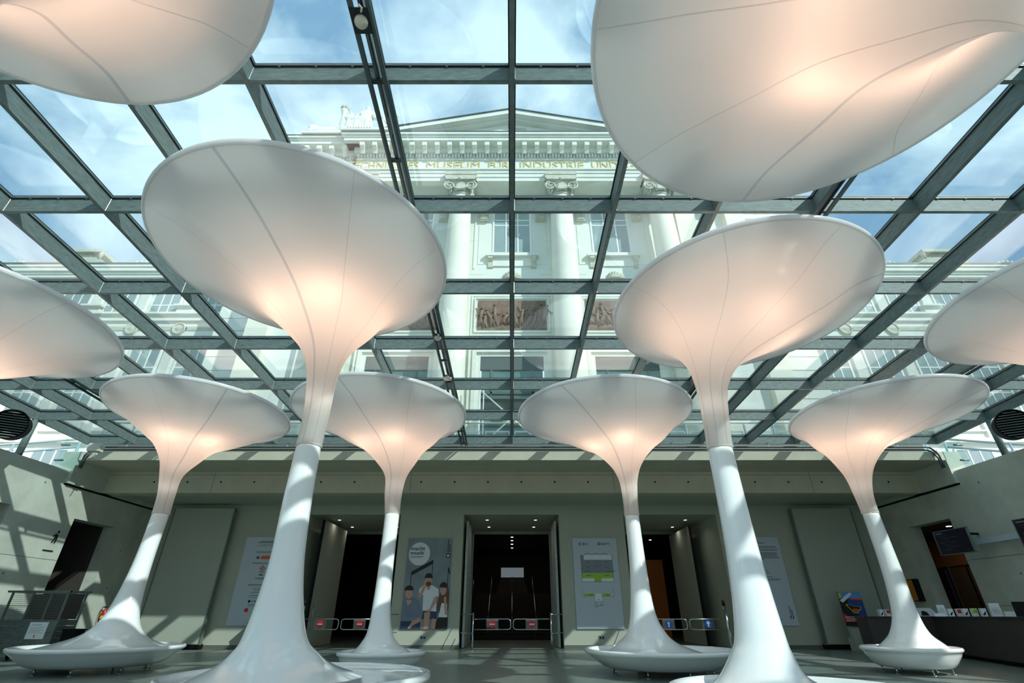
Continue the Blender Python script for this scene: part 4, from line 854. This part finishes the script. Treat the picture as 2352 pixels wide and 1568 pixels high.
# columns
def column(x):
    def cyl(z0, z1, r0, r1, n=40, seg=8):
        return [[(r * cos(2 * pi * k / n), r * sin(2 * pi * k / n), z) for k in range(n)] for z, r in [(z0 + (z1 - z0) * j / seg, r0 + (r1 - r0) * (j / seg) ** 1.6) for j in range(seg + 1)]]
    c = MB().loft(cyl(6.1, 27.1, .98, .74)).build('column', M['column'], mus, (x, 25.6, 0))
    a_ = MB().box(-.95, .95, -.95, .95, 28.26, 28.4).box(-1.04, 1.04, -1.04, 1.04, 28.14, 28.26).box(-1.12, 1.12, -.9, 0, 28.4, 28.74).box(-1.14, 1.14, -.94, 0, 28.74, 29.0)
    a_.build('abacus', M['stone2'], c)
    q = MB()
    q.loft([[(r * cos(2 * pi * k / 24), r * sin(2 * pi * k / 24), z) for k in range(24)] for r, z in ((.76, 27.0), (.84, 27.1), (.78, 27.2), (.80, 27.5), (.95, 28.12))])
    for k in range(10):
        a = 2 * pi * k / 10
        q.loft([[(.86 * cos(a) + r * cos(2 * pi * j / 8) * .6, .86 * sin(a) + r * sin(2 * pi * j / 8) * .6, z) for j in range(8)] for r, z in ((.05, 27.15), (.2, 27.35), (.16, 27.6), (.05, 27.75))], True, True)
    q.build('capital_bell', M['stone2'], c)
    for sx in (-1, 1):
        for sy in (-1, 1):
            pts = []; 
            for j in range(34):
                an = j / 33 * 3.6 * pi; r = .42 * (1 - j / 40); pts.append((sx * (.76 + 0) + sx * r * cos(an - pi / 2), sy * .86 + sy * .10 * j / 33, 27.66 - r * sin(an - pi / 2) * 1))
            MB().tube(pts, [.085 - .05 * j / 33 for j in range(34)], 7).disc((sx * .78, sy * .75, 27.66), .3, (0, sy, 0), 20, .12).build('volute', M['stone2'], c)
    g = MB()
    for j in range(13):
        a = -pi + j * pi / 12; px_, pz_ = .46 * cos(a), 27.55 + .28 * sin(a)
        g.loft([[(px_ + .075 * cos(b * pi / 4) * sin(v), -.95 + .075 * sin(b * pi / 4) * sin(v), pz_ + .075 * cos(v)) for b in range(8)] for v in (.3, 1.1, 2.0, 2.8)], True, True)
    g.prism([(-.28, 27.25), (.28, 27.25), (.2, 27.75), (-.2, 27.75)], 'y', -1.0, -.8).loft([[(.2 * cos(b * pi / 5) * sin(v), -1.0 + .12 * sin(b * pi / 5) * sin(v), 28.2 + .16 * cos(v)) for b in range(10)] for v in (.3, 1.1, 2.0, 2.8)], True, True)
    g.build('festoon', M['stone2'], c)
    return c
for x in (-10.75, -3.67, 3.5, 10.5): column(x)
# corner pilasters and wall pilasters
for x in (-16.2, -12.6, 12.6, 16.2): MB().box(x - .7, x + .7, Yw - .5, Yw, 6.1, 28.4).build('pilaster', M['column'], mus)
def pil_cap(x, z=26.6): return MB().box(x - .42, x + .42, Yw - .14, Yw, z + .9, z + 1.15).box(x - .33, x + .33, Yw - .22, Yw, z, z + .9).disc((x - .18, Yw - .22, z + .6), .13, (0, -1, 0), 14, .06).disc((x + .18, Yw - .22, z + .6), .13, (0, -1, 0), 14, .06).box(x - .25, x + .25, Yw - .28, Yw - .2, z + .1, z + .35).build('wall_capital', M['stone2'], mus)
# windows
def window(x, y, z0, z1, w, nx=3, bars=(.72,), par=mus, sill=True, extra=0):
    """frame ring with mullions and transoms, panes behind"""
    f = MB(); hw = w / 2; t_ = .09
    f.box(-hw - .12, -hw + .0, -.06, .1, 0, z1 - z0).box(hw, hw + .12, -.06, .1, 0, z1 - z0).box(-hw - .12, hw + .12, -.06, .1, z1 - z0, z1 - z0 + .12).box(-hw - .12, hw + .12, -.06, .1, -.1, 0)
    for i in range(1, nx): f.box(-hw + w * i / nx - t_ / 2, -hw + w * i / nx + t_ / 2, -.05, .08, 0, z1 - z0)
    for b in bars: f.box(-hw, hw, -.04, .08, (z1 - z0) * b - t_ / 2, (z1 - z0) * b + t_ / 2)
    o = f.build('window', M['frame'], par, (x, y, z0))
    lv = [0] + sorted(bars) + [1]
    for i in range(nx):
        for j in range(len(lv) - 1):
            MB().box(-hw + w * i / nx + .05, -hw + w * (i + 1) / nx - .05, -.03, -.01, (z1 - z0) * lv[j] + .045, (z1 - z0) * lv[j + 1] - .045).build('pane', M['wglass'], o)
    return o
for i, x in enumerate((-7.1, 0.0, 7.1)):
    window(x, Yw - .02, 23.35, 27.3, 2.55, 3, (.66, .78))
    MB().box(x - 1.85, x + 1.85, Yw - .35, Yw, 22.95, 23.2).box(x - 1.35, x + 1.35, Yw - .1, Yw, 22.2, 22.95).build('sill', ST, mus)
    for sx in (-1, 1): MB().prism([(Yw, 22.95), (Yw - .3, 22.95), (Yw - .32, 22.75), (Yw - .12, 22.5), (Yw - .1, 22.1), (Yw, 22.0)], 'x', x + sx * 1.5 - .16, x + sx * 1.5 + .16).build('console', M['stone2'], mus)
    for sx in (-1, 1):
        pil_cap(x + sx * 2.05, 26.3)
        MB().box(x + sx * 1.9 - .5, x + sx * 1.9 + .5, Yw - .03, Yw, 22.4, 26.0).build('wall_panel', M['render'], mus)
        MB().box(x + sx * 2.65 - .06, x + sx * 2.65 + .06, Yw - .05, Yw, 22.0, 28.0).build('pilaster_strip', ST, mus)
    q = MB()
    for j in range(9):
        a = pi * j / 8; q.tube([(x + .12 * cos(a), Yw - .08, 21.25 + .1 * sin(a)), (x + .62 * cos(a), Yw - .05, 21.2 + .55 * sin(a))], [.05, .09], 6)
    q.prism([(x + .3 * cos(t * pi / 10), 21.2 + .3 * sin(t * pi / 10)) for t in range(11)], 'y', Yw - .2, Yw).build('shell_ornament', M['stone2'], mus)
    # relief panel
    rp = MB().box(x - 2.25, x + 2.25, Yw - .05, Yw, 17.1, 19.35).build('relief_panel', M['relief'], mus)
    random.seed(20 + i)
    for j in range(13):
        cx_ = x - 2.0 + j * .33 + random.uniform(-.1, .1); hgt = random.uniform(.7, 1.9); lean = random.uniform(-.4, .4); zb = 17.2 + random.uniform(0, .3)
        yy = Yw - .06
        g = MB().tube([(cx_ - .12, yy, zb), (cx_ + lean * .3, yy - .03, zb + hgt * .4), (cx_ + lean, yy - .04, zb + hgt * .78)], [.07, .13, .09], 7)
        g.tube([(cx_ + .15, yy, zb), (cx_ + lean * .3, yy - .03, zb + hgt * .4)], [.05, .1], 6)
        g.loft([[(cx_ + lean + .085 * cos(b * pi / 5) * sin(v), yy - .05 + .06 * sin(b * pi / 5) * sin(v), zb + hgt * .9 + .1 * cos(v)) for b in range(10)] for v in (.3, 1.1, 2.0, 2.8)], True, True)
        for sd_ in (-1, 1): g.tube([(cx_ + lean, yy - .04, zb + hgt * .72), (cx_ + lean + sd_ * .22, yy - .06, zb + hgt * random.uniform(.45, .8)), (cx_ + lean + sd_ * random.uniform(.2, .45), yy - .05, zb + hgt * random.uniform(.4, 1.0))], [.06, .045, .035], 6)
        g.build('carved_figure', M['relief'], rp)
    fr = MB()
    for a, d_ in ((.12, .1), (.34, .05), (.62, .08)):
        X0, X1, Z0, Z1 = x - 2.25 - a, x + 2.25 + a, 17.1 - a, 19.35 + a
        fr.box(X0 - .1, X1 + .1, Yw - d_, Yw, Z1, Z1 + .1).box(X0 - .1, X1 + .1, Yw - d_, Yw, Z0 - .1, Z0).box(X0 - .1, X0, Yw - d_, Yw, Z0, Z1).box(X1, X1 + .1, Yw - d_, Yw, Z0, Z1)
    fr.build('relief_frame', ST, mus)
    # tall opening below with moulded surround
    o = MB().box(x - 1.95, x + 1.95, Yw - .02, Yw + .02, 6.1, 15.1).build('opening', M['greenglass'], mus)
    MB().box(x - 1.95, x + 1.95, Yw - .1, Yw - .02, 12.6, 12.75).box(x - 1.95, x + 1.95, Yw - .12, Yw - .02, 14.2, 15.1).box(x - .06, x + .06, Yw - .1, Yw - .02, 6.1, 12.6).box(x - 1.3, x - 1.2, Yw - .1, Yw - .02, 6.1, 14.2).box(x + 1.2, x + 1.3, Yw - .1, Yw - .02, 6.1, 14.2).build('glazing_bars', M['slate'], o)
    fr = MB()
    for a, d_ in ((.0, .15), (.25, .3), (.5, .2)):
        fr.box(x - 2.2 - a, x + 2.2 + a, Yw - d_, Yw, 15.1 + a, 15.35 + a).box(x - 2.2 - a, x - 1.95 - a, Yw - d_, Yw, 6.1, 15.1 + a).box(x + 1.95 + a, x + 2.2 + a, Yw - d_, Yw, 6.1, 15.1 + a)
    fr.build('surround', ST, mus)
    n = 0
for x in (-3.62, 3.5):
    for z in (9.5, 12.5, 15.5, 18.5, 21.5, 24.5): MB().box(x - 1.6, x + 1.6, Yw - .004, Yw, z, z + .03).build('wall_joint', M['stone2'], mus)
# side blocks of coursed stone
for sg in (-1, 1):
    z = 6.1; a, b = sorted((sg * 13.5, sg * 20.6)); i = 0
    while z < 27.6:
        MB().box(a, b, 29.0, 33, z + .03, z + .98).build('stone_course', M['render'], mus); z += 1.01; i += 1
    MB().box(a + .04, b - .04, 29.06, 32.9, 6.1, 27.6).build('block_core', M['stone2'], mus)
    MB().box(a - .3, b + .3, 28.7, 33, 27.6, 27.9).box(a - .7, b + .7, 28.3, 33, 27.9, 28.3).build('block_cornice', ST, mus)
    q = MB().prism([(sg * 19.2, 28.3), (sg * 21.2, 28.3), (sg * 21.0, 29.1), (sg * 20.2, 29.9), (sg * 19.4, 29.1)], 'y', 28.6, 29.6); q.build('corner_ornament', M['stone2'], mus)
# wings
YG = 32.0
for sg in (-1, 1):
    a, b = sorted((sg * 20.6, sg * 62))
    wg = MB().box(a, b, YG, 38, 0, 24.9).build('wing_wall', M['render'], mus)
    def wb_(name, z0, z1, d, m=ST): MB().box(a, b, YG - d, YG, z0, z1).build(name, m, mus)
    wb_('wing_cornice', 24.1, 24.35, .3); wb_('wing_cornice', 24.35, 24.6, .95); wb_('wing_cornice', 24.6, 24.8, 1.05); wb_('wing_cornice', 24.8, 25.15, 1.2); wb_('wing_cornice', 25.15, 25.35, 1.3); wb_('roof_edge', 25.35, 25.5, 1.34, M['slate'])
    wb_('ledge', 21.35, 21.5, .35); wb_('ledge', 20.95, 21.05, .14); wb_('ledge', 20.8, 20.9, .2); wb_('ledge', 19.3, 19.4, .1); wb_('frieze_band', 20.0, 20.35, .05, M['stone2'])
    wb_('ledge', 11.2, 11.5, .3); wb_('ledge', 12.0, 12.1, .15)
    nb = 10
    wp_ = None; w2 = None; w3 = None
    for i in range(nb):
        xc = sg * (23.6 + i * 3.6)
        if wp_ is None:
            wp_ = window(xc, YG - .02, 21.6, 23.9, 2.1, 3, (.3,)); w2 = window(xc, YG - .02, 13.2, 18.3, 2.1, 3, (.33, .72)); w3 = window(xc, YG - .02, 6.3, 10.7, 2.3, 3, (.62,))
        else:
            for src, zz in ((wp_, 21.6), (w2, 13.2), (w3, 6.3)):
                dup(src, (xc, YG - .02, zz))
        xm = xc + sg * 1.8
        MB().box(xm - .35, xm + .35, YG - .16, YG, 11.5, 19.2).box(xm - .35, xm + .35, YG - .16, YG, 21.5, 24.1).build('pilaster', ST, mus)
        md = MB().loft([[(xm + r * cos(k * pi / 12), YG - y_, 20.15 + r * sin(k * pi / 12)) for k in range(24)] for r, y_ in ((.52, 0), (.52, .12), (.42, .16), (.40, .08), (.2, .14), (.05, .16))], False, True).build('medallion', M['stone2'], mus)
        MB().prism([(xm - .62, 20.15), (xm - .3, 20.7), (xm + .3, 20.7), (xm + .62, 20.15), (xm + .3, 19.6), (xm - .3, 19.6)], 'y', YG - .05, YG).build('medallion_back', M['stone2'], mus)
        if i % 2 == 0: MB().box(xm - .8, xm + .8, YG - .5, YG, 22.0, 22.15).box(xm - .6, xm + .6, YG - .25, YG, 21.5, 22.0).build('cartouche', ST, mus)
    for z in (12.9, 14.2, 15.5, 16.8, 18.1): MB().box(a, b, YG - .003, YG, z, z + .03).build('wall_joint', M['stone2'], mus)
    # roof block ornament
    xo = sg * 34.5
    MB().box(xo - 1.2, xo + 1.2, 30.9, 33, 25.5, 26.55).box(xo - 1.5, xo + 1.5, 30.6, 33.2, 26.55, 26.8).box(xo - 1.35, xo + 1.35, 30.75, 33, 26.8, 26.95).prism([(xo - 2.2, 25.5), (xo + 2.2, 25.5), (xo + 1.3, 26.1), (xo - 1.3, 26.1)], 'y', 30.8, 33).box(xo - .65, xo + .65, 30.84, 30.9, 25.75, 25.8).box(xo - .65, xo + .65, 30.84, 30.9, 26.3, 26.35).box(xo - .65, xo - .6, 30.84, 30.9, 25.8, 26.3).box(xo + .6, xo + .65, 30.84, 30.9, 25.8, 26.3).build('roof_pedestal', M['stone2'], mus)
    for q_ in (-1, 1): MB().tube([(xo + q_ * 1.35, 30.9, 25.9), (xo + q_ * 1.45, 30.8, 26.5), (xo + q_ * 1.3, 30.85, 26.85)], [.1, .17, .1], 8).build('garland', M['stone2'], mus)
    for k_, xq in enumerate((sg * 39.6, sg * 29.8)):
        for i in range(5): MB().tube([(xq - .7 + i * .35, 31.0, 25.5), (xq - .7 + i * .35 + .15, 31.0, 25.95 - abs(i - 2) * .08)], [.2, .09], 8).build('roof_ornament', M['stone2'], mus)
# cross-braced white frame in front of the middle opening
t = thing('braced_frame', 'slim white cross-braced steel frame before the middle museum opening', 'frame', (0, 24.2, 6.1))
for sx in (-1, 1):
    MB().tube([(sx * 1.72, 0, 0), (sx * 1.72, 0, 6.7)], .045, 10).build('post', M['whitemetal'], t)
    MB().tube([(sx * 1.72 + .2, 0, 0), (sx * 1.72 + .2, 0, 5.8)], .03, 10).build('post', M['whitemetal'], t)
for s_ in (-1, 1): MB().tube([(s_ * -1.72, 0, 2.4), (s_ * 1.72, 0, 5.6)], .035, 8).build('brace', M['whitemetal'], t); MB().tube([(s_ * -1.72, .1, .0), (s_ * 1.72, .1, 2.4)], .03, 8).build('brace', M['whitemetal'], t)
MB().box(-1.72, 1.72, -.04, .04, 2.3, 2.4).box(-1.72, 1.72, .3, 2.6, 5.2, 5.3).build('crossbar', M['slate'], t)

# statue group on the cornice, left of the pediment
def skin(name, verts, edges, radii, m, parent, root=0, sub=1, loc=None):
    me = bpy.data.meshes.new(name); me.from_pydata(verts, edges, []); ob = bpy.data.objects.new(name, me); COL.objects.link(ob)
    sm = ob.modifiers.new('s', 'SKIN'); ly = me.skin_vertices[0] if me.skin_vertices else None
    if ly is None:
        bm = bmesh.new(); bm.from_mesh(me); bm.verts.layers.skin.verify(); bm.to_mesh(me); bm.free(); ly = me.skin_vertices[0]
    for i, r in enumerate(radii): ly.data[i].radius = (r, r) if not isinstance(r, tuple) else r; ly.data[i].use_root = (i == root)
    ss = ob.modifiers.new('b', 'SUBSURF'); ss.levels = sub
    dg = bpy.context.evaluated_depsgraph_get(); me2 = bpy.data.meshes.new_from_object(ob.evaluated_get(dg)); me2.name = name
    bpy.data.objects.remove(ob)
    me2.materials.clear(); me2.materials.append(m)
    for p in me2.polygons: p.use_smooth = True
    return link(name, me2, parent, loc)
sx0, sz0 = at(840, 300, 24.6)
sg_ = thing('statue_group', 'pale stone statue group with raised torch standing on the museum cornice left of the pediment', 'statue', (-11.3, 24.5, PZ + .01)); sg_.scale = (1.12, 1, 1.38)
SM = M['stone']
# central enthroned draped figure
skin('seated_figure', [(0, 0, .1), (0, 0, .9), (0, .05, 1.5), (0, .05, 2.1), (0, 0, 2.35), (0, -.05, 2.65), (-.42, 0, 2.0), (-.8, -.1, 1.5), (-1.1, -.2, 2.0), (.42, 0, 2.0), (.8, -.1, 1.5), (1.3, -.2, 1.7), (-.35, -.45, .9), (-.4, -.5, .1), (.35, -.45, .9), (.4, -.5, .1)],
     [(0, 1), (1, 2), (2, 3), (3, 4), (4, 5), (3, 6), (6, 7), (7, 8), (3, 9), (9, 10), (10, 11), (1, 12), (12, 13), (1, 14), (14, 15)],
     [.6, .55, .4, .38, .12, .24, .2, .15, .1, .2, .15, .1, .33, .38, .33, .38], SM, sg_, 1, 2)
for i in range(9):
    a = -.75 + i * .19; skin('drapery_fold', [(a * .5, -.35, 1.5), (a * .8, -.6, .8), (a, -.75, .02)], [(0, 1), (1, 2)], [.07, .11, .14], SM, sg_, 0, 1)
skin('torch_bearer', [(-1.05, -.1, .3), (-1.05, -.1, 1.1), (-1.05, -.1, 1.6), (-1.0, -.1, 1.95), (-1.3, -.15, 1.5), (-1.45, -.2, 1.85), (-.8, -.1, 1.4), (-1.25, -.2, .0), (-.8, -.2, .0)],
     [(0, 1), (1, 2), (2, 3), (2, 4), (4, 5), (2, 6), (0, 7), (0, 8)], [.3, .26, .16, .2, .12, .09, .12, .16, .16], SM, sg_, 0, 2)
skin('right_attendant', [(1.2, 0, .2), (1.2, 0, 1.0), (1.25, 0, 1.5), (1.3, -.05, 1.85), (1.5, 0, 1.3), (1.8, -.05, 1.5), (1.1, -.3, 0), (1.5, -.3, 0)], [(0, 1), (1, 2), (2, 3), (2, 4), (4, 5), (0, 6), (0, 7)], [.35, .3, .16, .2, .13, .09, .2, .2], SM, sg_, 0, 2)
MB().tube([(-1.55, -.25, .2), (-1.5, -.25, 1.6), (-1.5, -.25, 1.95), (-1.5, -.25, 2.1)], [.09, .1, .2, .24], 12).build('torch', SM, sg_)
q = MB()
for i in range(7):
    a = i * 2 * pi / 7; q.tube([(-1.5 + .12 * cos(a), -.25 + .12 * sin(a), 2.05), (-1.5 + .22 * cos(a), -.25 + .22 * sin(a), 2.3), (-1.5 + .08 * cos(a), -.25 + .08 * sin(a), 2.5)], [.08, .11, .04], 7)
q.build('torch_flame', M['stone2'], sg_)
q = MB().tube([(1.95 + .28 * cos(a * pi / 10), -.1, 1.55 + .3 * sin(a * pi / 10)) for a in range(21)], .07, 7); q.build('wreath', M['stone2'], sg_)
skin('reclining_figure', [(-1.6, -.1, .35), (-2.3, -.1, .38), (-3.0, -.1, .4), (-3.5, -.1, .55), (-3.7, -.15, .85), (-3.1, -.35, .55), (-3.6, -.4, .2), (-1.3, -.3, .6), (-1.0, -.3, .1)],
     [(0, 1), (1, 2), (2, 3), (3, 4), (3, 5), (5, 6), (0, 7), (7, 8)], [.36, .34, .38, .22, .26, .16, .12, .26, .16], SM, sg_, 1, 2)
MB().prism([(-3.9, 0), (-1.2, 0), (-1.2, .2), (-3.9, .15)], 'y', -.5, .6).box(-1.2, 2.0, -.8, .8, -.01, .14).build('base', SM, sg_)
q = MB().loft([[(-2.0 - 1.6 * u, .2 + .25 * cos(b * pi / 6), .75 - .1 * u + .35 * sin(b * pi / 6)) for b in range(12)] for u in (0, .35, .7, 1)], True, True); q.build('cloth_bundle', SM, sg_)
